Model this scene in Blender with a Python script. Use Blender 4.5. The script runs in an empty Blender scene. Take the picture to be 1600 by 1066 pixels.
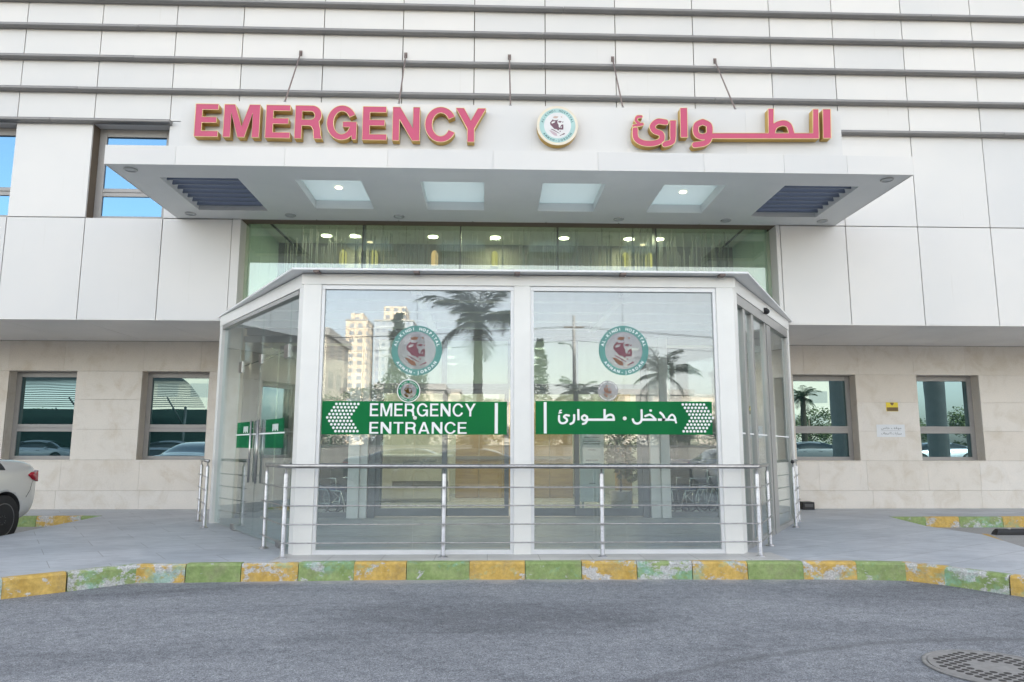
import bpy, bmesh, math, random
import numpy as np
from mathutils import Vector, Matrix

random.seed(7)
rad = math.radians
scene = bpy.context.scene
COL = scene.collection

# ------------------------------------------------------------------ camera
FPX, PITCH, YAW, ROLL, CAMZ = 1142.19, rad(8.3029), rad(-1.8508), rad(0.0920), 1.30
def cam_axes():
    cy, sy, cp, sp = math.cos(YAW), math.sin(YAW), math.cos(PITCH), math.sin(PITCH)
    f = Vector((-sy*cp, cy*cp, sp)); r = Vector((cy, sy, 0)); u = r.cross(f)
    c, s = math.cos(ROLL), math.sin(ROLL)
    return c*r + s*u, -s*r + c*u, f
RT, UP, FW = cam_axes()
cam_data = bpy.data.cameras.new("camera")
cam = bpy.data.objects.new("camera", cam_data)
COL.objects.link(cam)
cam.matrix_world = Matrix(((RT.x, UP.x, -FW.x, 0), (RT.y, UP.y, -FW.y, 0), (RT.z, UP.z, -FW.z, CAMZ), (0, 0, 0, 1)))
cam_data.sensor_width = 36.0
cam_data.lens = 36.0*FPX/1600.0
cam_data.clip_start = 0.05
cam_data.clip_end = 4000
scene.camera = cam
def at(px, py, Y):
    "tracing helper: the point of the vertical plane y = Y seen at a pixel of the photograph"
    d = RT*((px-800)/FPX) - UP*((py-533)/FPX) + FW
    t = Y/d.y
    return Vector((d.x*t, Y, CAMZ + d.z*t))

# ------------------------------------------------------------------ light
SUN_EL, SUN_AZ = rad(27), rad(25)          # behind the hospital, so the forecourt is in open shade
world = bpy.data.worlds.new("World"); scene.world = world; world.use_nodes = True
wt = world.node_tree
bg = wt.nodes["Background"]
sky = wt.nodes.new("ShaderNodeTexSky"); sky.sky_type = 'NISHITA'; sky.sun_disc = False
sky.sun_elevation = SUN_EL; sky.sun_rotation = SUN_AZ
sky.air_density = 1.0; sky.dust_density = 2.6; sky.ozone_density = 0.6
bw = wt.nodes.new("ShaderNodeRGBToBW"); wt.links.new(sky.outputs[0], bw.inputs[0])
tc = wt.nodes.new("ShaderNodeTexCoord"); mp = wt.nodes.new("ShaderNodeMapping"); mp.inputs['Scale'].default_value = (1, 1, 3.0)
cn = wt.nodes.new("ShaderNodeTexNoise"); cn.inputs['Scale'].default_value = 1.7; cn.inputs['Detail'].default_value = 6; cn.inputs['Roughness'].default_value = .58
wt.links.new(tc.outputs['Generated'], mp.inputs[0]); wt.links.new(mp.outputs[0], cn.inputs['Vector'])
cr = wt.nodes.new("ShaderNodeMapRange"); cr.inputs['From Min'].default_value = .35; cr.inputs['From Max'].default_value = .65; cr.inputs['To Min'].default_value = .42; cr.inputs['To Max'].default_value = .80
wt.links.new(cn.outputs['Fac'], cr.inputs['Value'])
tint = wt.nodes.new("ShaderNodeMix"); tint.data_type = 'RGBA'; tint.blend_type = 'MULTIPLY'; tint.inputs[0].default_value = 1
wt.links.new(bw.outputs[0], tint.inputs[6]); tint.inputs[7].default_value = (1.20, 1.12, .99, 1)
mx = wt.nodes.new("ShaderNodeMix"); mx.data_type = 'RGBA'; wt.links.new(cr.outputs[0], mx.inputs[0]); wt.links.new(sky.outputs[0], mx.inputs[6]); wt.links.new(tint.outputs[2], mx.inputs[7])
wt.links.new(mx.outputs[2], bg.inputs[0]); bg.inputs[1].default_value = 0.15
sun_d = bpy.data.lights.new("sun", 'SUN'); sun_d.energy = 3.2; sun_d.angle = rad(0.5); sun_d.color = (1, .93, .82)
sun = bpy.data.objects.new("sun", sun_d); COL.objects.link(sun)
sv = Vector((math.sin(SUN_AZ)*math.cos(SUN_EL), math.cos(SUN_AZ)*math.cos(SUN_EL), math.sin(SUN_EL)))
sun.rotation_euler = (-sv).to_track_quat('-Z', 'Y').to_euler()
sun.location = sv*100
vs = scene.view_settings
vs.view_transform = 'Standard'; vs.look = 'None'; vs.gamma = 1.0; vs.exposure = 2.42
scene.cycles.use_denoising = True
scene.cycles.max_bounces = 10; scene.cycles.transparent_max_bounces = 24
scene.cycles.diffuse_bounces = 4; scene.cycles.glossy_bounces = 4
scene.cycles.caustics_reflective = False; scene.cycles.caustics_refractive = False

# ------------------------------------------------------------------ materials
class NT:
    def __init__(s, name):
        s.m = bpy.data.materials.new(name); s.m.use_nodes = True
        s.t = s.m.node_tree; s.t.nodes.clear()
        s.out = s.n('ShaderNodeOutputMaterial')
    def n(s, kind, **kw):
        nd = s.t.nodes.new(kind)
        for k, v in kw.items(): setattr(nd, k, v)
        return nd
    def l(s, a, b): s.t.links.new(a, b)
    def coords(s, kind='world', scale=(1, 1, 1), rot=(0, 0, 0)):
        src = s.n('ShaderNodeNewGeometry').outputs['Position'] if kind == 'world' else s.n('ShaderNodeTexCoord').outputs['Object']
        mp = s.n('ShaderNodeMapping'); mp.inputs['Scale'].default_value = scale; mp.inputs['Rotation'].default_value = rot
        s.l(src, mp.inputs[0]); return mp.outputs[0]
    def noise(s, co, scale, detail=4, rough=.55, dist=0):
        nd = s.n('ShaderNodeTexNoise'); nd.inputs['Scale'].default_value = scale; nd.inputs['Detail'].default_value = detail
        nd.inputs['Roughness'].default_value = rough; nd.inputs['Distortion'].default_value = dist
        s.l(co, nd.inputs['Vector']); return nd.outputs['Fac']
    def ramp(s, fac, stops):
        r = s.n('ShaderNodeValToRGB'); e = r.color_ramp.elements
        while len(e) < len(stops): e.new(.5)
        for el, (p, c) in zip(e, stops): el.position = p; el.color = (*c, 1) if len(c) == 3 else c
        s.l(fac, r.inputs[0]); return r.outputs[0]
    def mix(s, fac, a, b, mode='MIX'):
        m = s.n('ShaderNodeMix', data_type='RGBA', blend_type=mode)
        for sock, v in ((m.inputs[0], fac), (m.inputs[6], a), (m.inputs[7], b)):
            if hasattr(v, 'links'): s.l(v, sock)
            elif isinstance(v, (int, float)): sock.default_value = v
            else: sock.default_value = (*v, 1)
        return m.outputs[2]
    def math(s, op, a, b=0.0, clamp=False):
        m = s.n('ShaderNodeMath', operation=op); m.use_clamp = clamp
        for sock, v in ((m.inputs[0], a), (m.inputs[1], b)):
            if hasattr(v, 'links'): s.l(v, sock)
            else: sock.default_value = v
        return m.outputs[0]
    def bsdf(s, col, rough=.5, metal=0, spec=.5, bump=None, bstr=.2, bdist=.01):
        p = s.n('ShaderNodeBsdfPrincipled')
        for k, v in (('Base Color', col), ('Roughness', rough), ('Metallic', metal), ('Specular IOR Level', spec)):
            sock = p.inputs[k]
            if hasattr(v, 'links'): s.l(v, sock)
            elif isinstance(v, (int, float)): sock.default_value = v
            else: sock.default_value = (*v, 1)
        if bump is not None:
            b = s.n('ShaderNodeBump'); b.inputs['Strength'].default_value = bstr; b.inputs['Distance'].default_value = bdist
            s.l(bump, b.inputs['Height']); s.l(b.outputs[0], p.inputs['Normal'])
        return p
    def end(s, shader):
        s.l(shader.outputs[0] if hasattr(shader, 'outputs') else shader, s.out.inputs['Surface']); return s.m

def simple(name, col, rough=.5, metal=0, var=.08, nscale=6, spec=.5, coord='object', bump=0):
    k = NT(name); co = k.coords(coord)
    n = k.noise(co, nscale, 5)
    c = k.mix(1.0, col, k.ramp(n, [(.25, (1-var,)*3), (.75, (1+var*.5,)*3)]), 'MULTIPLY')
    r = k.math('ADD', k.math('MULTIPLY', n, .15), rough-.07, True)
    fine = k.noise(co, nscale*22, 3)
    return k.end(k.bsdf(c, r, metal, spec, fine if bump else None, bump))

def glass(name, tint, base, dark=None, rcol=(.95, .98, 1.0), rough=0.0, wav=0.0, dust_haze=0.0):
    "architectural glass: tinted see-through (or dark backed) body with a coated mirror reflection"
    k = NT(name)
    lw = k.n('ShaderNodeLayerWeight'); lw.inputs['Blend'].default_value = .5
    f5 = k.math('POWER', lw.outputs['Facing'], 4.0)
    fac = k.math('ADD', k.math('MULTIPLY', f5, 1-base), base, True)
    g = k.n('ShaderNodeBsdfGlossy'); g.inputs['Color'].default_value = (*rcol, 1); g.inputs['Roughness'].default_value = rough
    if wav:
        b = k.n('ShaderNodeBump'); b.inputs['Strength'].default_value = wav; b.inputs['Distance'].default_value = .02
        k.l(k.noise(k.coords('world'), 1.1, 1), b.inputs['Height']); k.l(b.outputs[0], g.inputs['Normal'])
    if dark is None:
        t = k.n('ShaderNodeBsdfTransparent'); t.inputs['Color'].default_value = (*tint, 1)
    else:
        t = k.n('ShaderNodeBsdfDiffuse'); t.inputs['Color'].default_value = (*dark, 1)
    mx = k.n('ShaderNodeMixShader'); k.l(fac, mx.inputs[0]); k.l(t.outputs[0], mx.inputs[1]); k.l(g.outputs[0], mx.inputs[2])
    if dust_haze:   # streaky dusty film, added to haze the pane paler and dull its reflections
        df = k.n('ShaderNodeBsdfDiffuse'); df.inputs['Color'].default_value = (.80, .82, .82, 1)
        dn = k.noise(k.coords('world', (5, 5, .5)), 2.2, 6, .65)
        dm = k.n('ShaderNodeMixShader'); k.l(k.math('MULTIPLY', k.math('ADD', .35, k.math('MULTIPLY', dn, 1.3)), dust_haze), dm.inputs[0]); k.l(mx.outputs[0], dm.inputs[1]); k.l(df.outputs[0], dm.inputs[2]); mx = dm
    return k.end(mx)

def film(name, col, opac, trans=None, tr=.35):
    "translucent adhesive film"
    k = NT(name)
    d = k.n('ShaderNodeBsdfDiffuse'); d.inputs['Color'].default_value = (*col, 1)
    tl = k.n('ShaderNodeBsdfTranslucent'); tl.inputs['Color'].default_value = (*col, 1)
    t = k.n('ShaderNodeBsdfTransparent'); t.inputs['Color'].default_value = (*(trans or col), 1)
    a = k.n('ShaderNodeMixShader'); a.inputs[0].default_value = tr; k.l(d.outputs[0], a.inputs[1]); k.l(tl.outputs[0], a.inputs[2])
    m = k.n('ShaderNodeMixShader'); m.inputs[0].default_value = opac; k.l(t.outputs[0], m.inputs[1]); k.l(a.outputs[0], m.inputs[2])
    return k.end(m)

def emit(name, col, strength):
    k = NT(name); e = k.n('ShaderNodeEmission'); e.inputs[0].default_value = (*col, 1); e.inputs[1].default_value = strength
    return k.end(e)

def mat_cladding():
    k = NT('white_cladding'); co = k.coords('world')
    isl = k.n('ShaderNodeNewGeometry').outputs['Random Per Island']
    tone = k.ramp(isl, [(0, (.655, .655, .65)), (.5, (.695, .69, .675)), (1, (.73, .72, .70))])
    streak = k.noise(k.coords('world', (7, 7, .35)), 1.6, 6, .65)
    c = k.mix(1.0, tone, k.ramp(streak, [(.22, (.93, .92, .90)), (.36, (1, 1, 1))]), 'MULTIPLY')
    big = k.noise(co, .5, 3)
    c = k.mix(1.0, c, k.ramp(big, [(.3, (.95, .955, .96)), (.7, (1.02, 1.01, 1))]), 'MULTIPLY')
    wav = k.noise(co, .9, 2)
    return k.end(k.bsdf(c, .42, 0, .4, wav, .12, .03))

def mat_stone():
    k = NT('limestone'); co = k.coords('world')
    isl = k.n('ShaderNodeNewGeometry').outputs['Random Per Island']
    tone = k.ramp(isl, [(0, (.735, .675, .60)), (.4, (.76, .71, .64)), (.8, (.785, .74, .68)), (1, (.745, .69, .615))])
    n1 = k.noise(co, 2.2, 7, .62, .6)
    c = k.mix(1.0, tone, k.ramp(n1, [(.3, (.88, .85, .80)), (.5, (1, 1, 1)), (.75, (1.05, 1.04, 1.03))]), 'MULTIPLY')
    st = k.noise(k.coords('world', (1, 1, .5)), 1.3, 8, .7, 1.2)
    c = k.mix(k.ramp(st, [(.60, (0, 0, 0)), (.76, (.42, .42, .42))]), c, (.52, .39, .25))
    fine = k.noise(co, 45, 4)
    c = k.mix(1.0, c, k.ramp(fine, [(.3, (.93, .93, .93)), (.7, (1.03, 1.03, 1.03))]), 'MULTIPLY')
    return k.end(k.bsdf(c, .62, 0, .35, fine, .15, .004))

def mat_asphalt():
    k = NT('asphalt'); co = k.coords('world')
    fine = k.noise(co, 130, 4, .7)
    med = k.noise(co, 11, 6, .65, .4)
    big = k.noise(k.coords('world', (.35, .9, 1)), .9, 5, .6, .8)
    c = k.ramp(fine, [(.32, (.070, .078, .092)), (.5, (.222, .236, .260)), (.68, (.43, .445, .465))])
    c = k.mix(1.0, c, k.ramp(med, [(.3, (.72, .72, .73)), (.7, (1.18, 1.18, 1.17))]), 'MULTIPLY')
    c = k.mix(1.0, c, k.ramp(big, [(.33, (.70, .70, .71)), (.5, (1, 1, 1)), (.7, (1.22, 1.21, 1.19))]), 'MULTIPLY')
    sp = k.noise(k.coords('world', (.6, 1, 1)), 3.1, 8, .72, 1.5)
    c = k.mix(k.ramp(sp, [(.70, (0, 0, 0)), (.78, (.5, .5, .5))]), c, (.42, .42, .42))
    ol = k.noise(co, 1.9, 6, .6, 2.0)
    c = k.mix(k.ramp(ol, [(.66, (0, 0, 0)), (.75, (.45, .45, .45))]), c, (.075, .075, .08))
    stone = k.noise(k.coords('world', (1, .75, 1)), 52, 3, .75)
    c = k.mix(1.0, c, k.ramp(stone, [(.34, (.72, .72, .73)), (.5, (1, 1, 1)), (.66, (1.28, 1.27, 1.26))]), 'MULTIPLY')
    grit = k.noise(co, 34, 3, .6)
    c = k.mix(k.ramp(grit, [(.63, (0, 0, 0)), (.69, (.7, .7, .7))]), c, (.06, .06, .065))
    c = k.mix(k.ramp(k.noise(k.coords('world', (1, 1.3, 1)), 39, 3, .6), [(.67, (0, 0, 0)), (.72, (.7, .7, .7))]), c, (.55, .55, .54))
    sp_ = k.n('ShaderNodeSeparateXYZ'); k.l(k.n('ShaderNodeNewGeometry').outputs['Position'], sp_.inputs[0])
    kerbdist = k.math('ADD', k.math('SUBTRACT', 8.62, sp_.outputs[1]), k.math('MULTIPLY', k.math('SUBTRACT', k.noise(co, 3.2, 6, .7), .5), .9))
    c = k.mix(k.ramp(kerbdist, [(.02, (.55, .55, .55)), (.22, (0, 0, 0))]), c, (.46, .44, .41))
    # re-laid strip: its seam runs in a shallow bow across the right half
    bow = k.math('ADD', sp_.outputs[1], k.math('MULTIPLY', k.math('POWER', k.math('SUBTRACT', sp_.outputs[0], 4.0), 2.0), .11))
    bow = k.math('ADD', bow, k.math('MULTIPLY', k.math('SUBTRACT', k.noise(co, 1.6, 4), .5), .18))
    seam = k.ramp(bow, [(.0, (0, 0, 0)), (.5885, (0, 0, 0)), (.591, (.6, .6, .6)), (.602, (0, 0, 0)), (1, (0, 0, 0))])
    bow_n = k.math('DIVIDE', bow, 10.0); k.l(bow_n, seam.node.inputs[0])
    c = k.mix(seam, c, (.09, .092, .10))
    h = k.mix(.5, fine, med)
    return k.end(k.bsdf(c, .8, 0, .35, h, .65, .006))

def mat_granite():
    k = NT('granite_paving'); co = k.coords('world', (1, 1, 1), (0, 0, rad(-33)))
    br = k.n('ShaderNodeTexBrick'); br.offset = .5
    for nm, v in (('Scale', 1.0), ('Mortar Size', .004), ('Brick Width', 1.15), ('Row Height', .6), ('Mortar Smooth', .2), ('Bias', 0)): br.inputs[nm].default_value = v
    br.inputs['Color1'].default_value = (.44, .47, .505, 1); br.inputs['Color2'].default_value = (.50, .525, .56, 1); br.inputs['Mortar'].default_value = (.24, .25, .26, 1)
    k.l(co, br.inputs['Vector'])
    n = k.noise(k.coords('world', (1, 3.2, 1), (0, 0, rad(-25))), 2.6, 7, .7, .8)
    c = k.mix(1.0, br.outputs['Color'], k.ramp(n, [(.3, (.70, .71, .73)), (.5, (1, 1, 1)), (.72, (1.22, 1.21, 1.19))]), 'MULTIPLY')
    wet = k.noise(co, .8, 4, .6, 1)
    c = k.mix(1.0, c, k.ramp(wet, [(.36, (.84, .85, .87)), (.55, (1, 1, 1))]), 'MULTIPLY')
    f = k.noise(co, 150, 3)
    c = k.mix(1.0, c, k.ramp(f, [(.3, (.86, .86, .86)), (.7, (1.1, 1.1, 1.1))]), 'MULTIPLY')
    r = k.ramp(n, [(.3, (.38, .38, .38)), (.7, (.6, .6, .6))])
    return k.end(k.bsdf(c, r, 0, .45, f, .1, .002))

def mat_kerb(name, c1, c2):
    k = NT(name); co = k.coords('world')
    isl = k.n('ShaderNodeNewGeometry').outputs['Random Per Island']
    n = k.noise(co, 7, 6, .65)
    c = k.mix(k.ramp(n, [(.35, (0, 0, 0)), (.65, (1, 1, 1))]), c1, c2)
    big = k.noise(k.coords('world', (1, 1, 1.5)), 3.4, 12, .74, .15)
    lim = k.math('ADD', big, k.math('MULTIPLY', isl, .17))
    wear = k.ramp(lim, [(.635, (0, 0, 0)), (.665, (.95, .95, .95))])
    bare = k.ramp(k.noise(co, 60, 4), [(.3, (.33, .33, .33)), (.55, (.58, .58, .58)), (.7, (.72, .72, .72))])
    c = k.mix(wear, c, bare)
    under = k.noise(k.coords('world', (1, 1, 1.4)), 2.6, 9, .7, .1)
    c = k.mix(k.ramp(k.math('ADD', under, k.math('MULTIPLY', isl, .1)), [(.60, (0, 0, 0)), (.70, (.6, .6, .6))]), c, (.22, .47, .36))
    dirt = k.noise(co, 3.6, 8, .75)
    c = k.mix(k.ramp(dirt, [(.50, (0, 0, 0)), (.72, (.6, .6, .6))]), c, (.26, .23, .17))
    c = k.mix(1.0, c, k.ramp(k.noise(co, 23, 6, .7), [(.3, (.78, .78, .78)), (.65, (1.08, 1.08, 1.08))]), 'MULTIPLY')
    return k.end(k.bsdf(c, .6, 0, .35, k.noise(co, 38, 5), .5, .006))

def mat_soffit():
    k = NT('soffit_panel'); co = k.coords('world')
    n = k.noise(co, 1.2, 5, .6)
    c = k.ramp(n, [(.3, (.66, .675, .67)), (.7, (.72, .73, .72))])
    return k.end(k.bsdf(c, .38, 0, .4, k.noise(co, .8, 2), .05, .03))

def mat_steel():
    k = NT('brushed_steel'); co = k.coords('world', (1, 1, 40))
    n = k.noise(co, 25, 3)
    c = k.ramp(k.noise(k.coords('world'), 9, 4), [(.3, (.36, .355, .35)), (.7, (.50, .49, .485))])
    return k.end(k.bsdf(c, k.ramp(n, [(.3, (.22,)*3), (.7, (.36,)*3)]), 1.0, .5))

def mat_wood():
    k = NT('warm_wood'); co = k.coords('world', (.6, 1, 9))
    n = k.noise(co, 2.2, 6, .6, .8)
    return k.end(k.bsdf(k.ramp(n, [(.3, (.24, .16, .07)), (.7, (.40, .28, .12))]), .35))

def mat_leaf(name, a, b):
    k = NT(name)
    isl = k.n('ShaderNodeNewGeometry').outputs['Random Per Island']
    c = k.ramp(isl, [(0, a), (1, b)])
    p = k.bsdf(c, .5, 0, .4)
    tl = k.n('ShaderNodeBsdfTranslucent'); k.l(c, tl.inputs[0])
    m = k.n('ShaderNodeMixShader'); m.inputs[0].default_value = .25; k.l(p.outputs[0], m.inputs[1]); k.l(tl.outputs[0], m.inputs[2])
    return k.end(m)

def mat_facade(name, wall, win, w=3.2, h=3.3):
    k = NT(name); tc = k.n('ShaderNodeNewGeometry')
    sep = k.n('ShaderNodeSeparateXYZ'); k.l(tc.outputs['Position'], sep.inputs[0])
    u = k.math('ADD', sep.outputs[0], sep.outputs[1])
    cmb = k.n('ShaderNodeCombineXYZ'); k.l(u, cmb.inputs[0]); k.l(sep.outputs[2], cmb.inputs[1])
    br = k.n('ShaderNodeTexBrick'); br.offset = 0
    for nm, v in (('Scale', 1.0), ('Mortar Size', h*.24), ('Brick Width', w), ('Row Height', h), ('Mortar Smooth', 0.05)): br.inputs[nm].default_value = v
    br.inputs['Color1'].default_value = (*win, 1); br.inputs['Color2'].default_value = (*[x*1.6 for x in win], 1); br.inputs['Mortar'].default_value = (*wall, 1)
    k.l(cmb.outputs[0], br.inputs['Vector'])
    return k.end(k.bsdf(br.outputs['Color'], .6))

M = dict(
    clad=mat_cladding(), stone=mat_stone(), asphalt=mat_asphalt(), granite=mat_granite(), soffit=mat_soffit(), steel=mat_steel(), wood=mat_wood(),
    joint=simple('joint_backing', (.16, .125, .09), .8),
    yellow=mat_kerb('kerb_yellow', (.50, .32, .07), (.66, .45, .13)), green=mat_kerb('kerb_green', (.21, .30, .10), (.33, .41, .17)),
    railgrey=simple('grey_rail_metal', (.235, .23, .228), .42, .35, .12, 3), frame=simple('window_frame_grey', (.34, .33, .32), .45, .2, .06),
    white=simple('white_paint', (.80, .80, .77), .35, 0, .05, 3), offwhite=simple('white_aluminium', (.74, .75, .76), .35, .1, .05),
    alu=simple('grey_aluminium', (.42, .42, .41), .38, .5, .06), doorgrey=simple('door_grey', (.22, .23, .235), .4, .3), whitesoffit=simple('white_soffit', (.84, .82, .80), .45, 0, .06, 1.5), darkalu=simple('dark_aluminium', (.10, .10, .105), .4, .4),
    pink=simple('pink_acrylic', (.53, .066, .150), .4, 0, .05, 2), gold=simple('gold_return', (.62, .40, .10), .42, .45, .1, 5),
    goldtrim=simple('gold_trim', (.80, .62, .33), .4, .3),
    teal=simple('faded_teal', (.40, .60, .58), .5), cream=simple('cream_rim', (.78, .71, .58), .5), discwhite=simple('faded_white', (.72, .72, .72), .5),
    portrait=simple('plum_print', (.17, .09, .12), .6), tan=simple('tan_print', (.55, .42, .36), .6), mauve=simple('mauve_print', (.55, .44, .48), .6), darkteal=simple('dark_teal_print', (.10, .20, .21), .6),
    black=simple('black_rubber', (.02, .02, .022), .6), rust=simple('rusty_steel', (.25, .20, .185), .7, .3, .3, 30),
    iron=simple('cast_iron', (.30, .295, .29), .6, .25, .25, 20), pit=simple('dark_pit', (.055, .052, .05), .9),
    yellowline=simple('yellow_road_paint', (.55, .36, .09), .7, 0, .25, 12),
    paper=simple('white_paper', (.76, .78, .80), .6, 0, .02), ink=simple('grey_ink', (.16, .17, .18), .7), signyellow=simple('yellow_plastic', (.80, .62, .03), .4), signbrown=simple('brown_print', (.16, .10, .03), .5),
    clear=glass('clear_glass', (.91, .96, .945), .06), clearfront=glass('reflective_front_glass', (.92, .95, .95), .105, dust_haze=.045, rcol=(.92, .96, 1.0)),
    upper=glass('greenish_upper_glass', (.78, .90, .80), .13, dust_haze=.06), coated=glass('blue_coated_glass', None, .38, (.012, .02, .03), (.30, .62, .95), wav=.04), coated2=glass('teal_coated_glass', None, .24, (.010, .03, .032), (.62, .90, 1.0), wav=.03),
    frosted=film('frosted_green_glass', (.66, .80, .70), .75, (.8, .92, .86)), skylight=film('frosted_skylight', (.86, .93, .91), .7, (.9, .96, .95), .75),
    greenfilm=film('green_film', (.035, .30, .125), .60, (.25, .85, .40)), faintgreen=film('faint_green_film', (.06, .32, .18), .30, (.45, .85, .65)), tealfilm=film('teal_film', (.40, .72, .68), .45), whitefilm=film('white_film', (.88, .86, .89), .26, (.9, .9, .9)),
    greenring=film('green_ring_film', (.05, .38, .20), .85), plumfilm=film('plum_film', (.50, .28, .32), .45, (.75, .55, .6)), tanfilm=film('tan_film', (.55, .34, .25), .6), brownfilm=film('brown_film', (.16, .09, .03), .9),
    whitevinyl=simple('white_vinyl', (.85, .86, .86), .5, 0, .02),
    louvre=simple('blue_grey_louvre', (.115, .145, .20), .4, .3), lampring=simple('lamp_ring', (.40, .41, .41), .35, .6), lampglass=simple('lamp_glass', (.50, .52, .52), .25),
    warm=emit('warm_lamp', (1, .84, .50), 1.1), warmdisc=emit('warm_white_lamp', (1, .90, .66), 2.5), amber=emit('amber_glow', (1, .76, .22), .17), orange=emit('orange_glow', (1, .55, .22), .22),
    lobbyfloor=simple('lobby_floor', (.36, .38, .37), .25, 0, .1, 3), lobbywall=simple('lobby_wall', (.60, .62, .52), .6), lobbyteal=simple('lobby_teal_wall', (.58, .76, .70), .4), bulk=simple('brown_bulkhead', (.17, .155, .125), .6),
    darkwall=simple('dark_lobby_wall', (.06, .075, .075), .6), beige=simple('beige_laminate', (.62, .58, .48), .4), string=simple('pale_strings', (.42, .42, .38), .6), ceil=simple('white_ceiling', (.74, .75, .70), .7),
    leaf=mat_leaf('shrub_leaf', (.06, .09, .03), (.16, .19, .08)), palmleaf=mat_leaf('palm_leaf', (.09, .12, .055), (.20, .23, .11)), cypress=mat_leaf('cypress_leaf', (.05, .075, .04), (.10, .125, .06)),
    bark=simple('bark', (.16, .12, .085), .9, 0, .4, 18), concrete=simple('concrete', (.40, .39, .37), .8, 0, .15, 2), ground=simple('dry_ground', (.22, .20, .16), .9, 0, .2, .3),
    chrome=simple('chrome', (.75, .76, .77), .12, 1, .03), blueseat=simple('blue_vinyl', (.04, .06, .20), .5), darkseat=simple('dark_vinyl', (.03, .035, .04), .5),
    tower=mat_facade('tower_wall', (.70, .58, .44), (.20, .22, .24), 4, 3.6), towerglass=mat_facade('tower_glass', (.42, .46, .50), (.22, .27, .33), 3, 3.6), block=mat_facade('block_wall', (.50, .45, .38), (.24, .23, .21), 4.2, 3.4),
    screen=simple('green_screen', (.035, .075, .065), .8, 0, .2, 2), redlens=simple('red_lens', (.42, .015, .03), .12, 0, .05), carglass=glass('car_glass', None, .10, (.015, .018, .02)), tyre=simple('tyre_rubber', (.018, .018, .02), .75), rimdark=simple('dark_alloy', (.16, .16, .165), .3, .8), shade=simple('shade_steel', (.30, .33, .33), .5, .4),
)
def carpaint(name, col):
    k = NT(name); p = k.bsdf(col, .32, .35, .5); p.inputs['Coat Weight'].default_value = .8; p.inputs['Coat Roughness'].default_value = .04
    return k.end(p)

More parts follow.
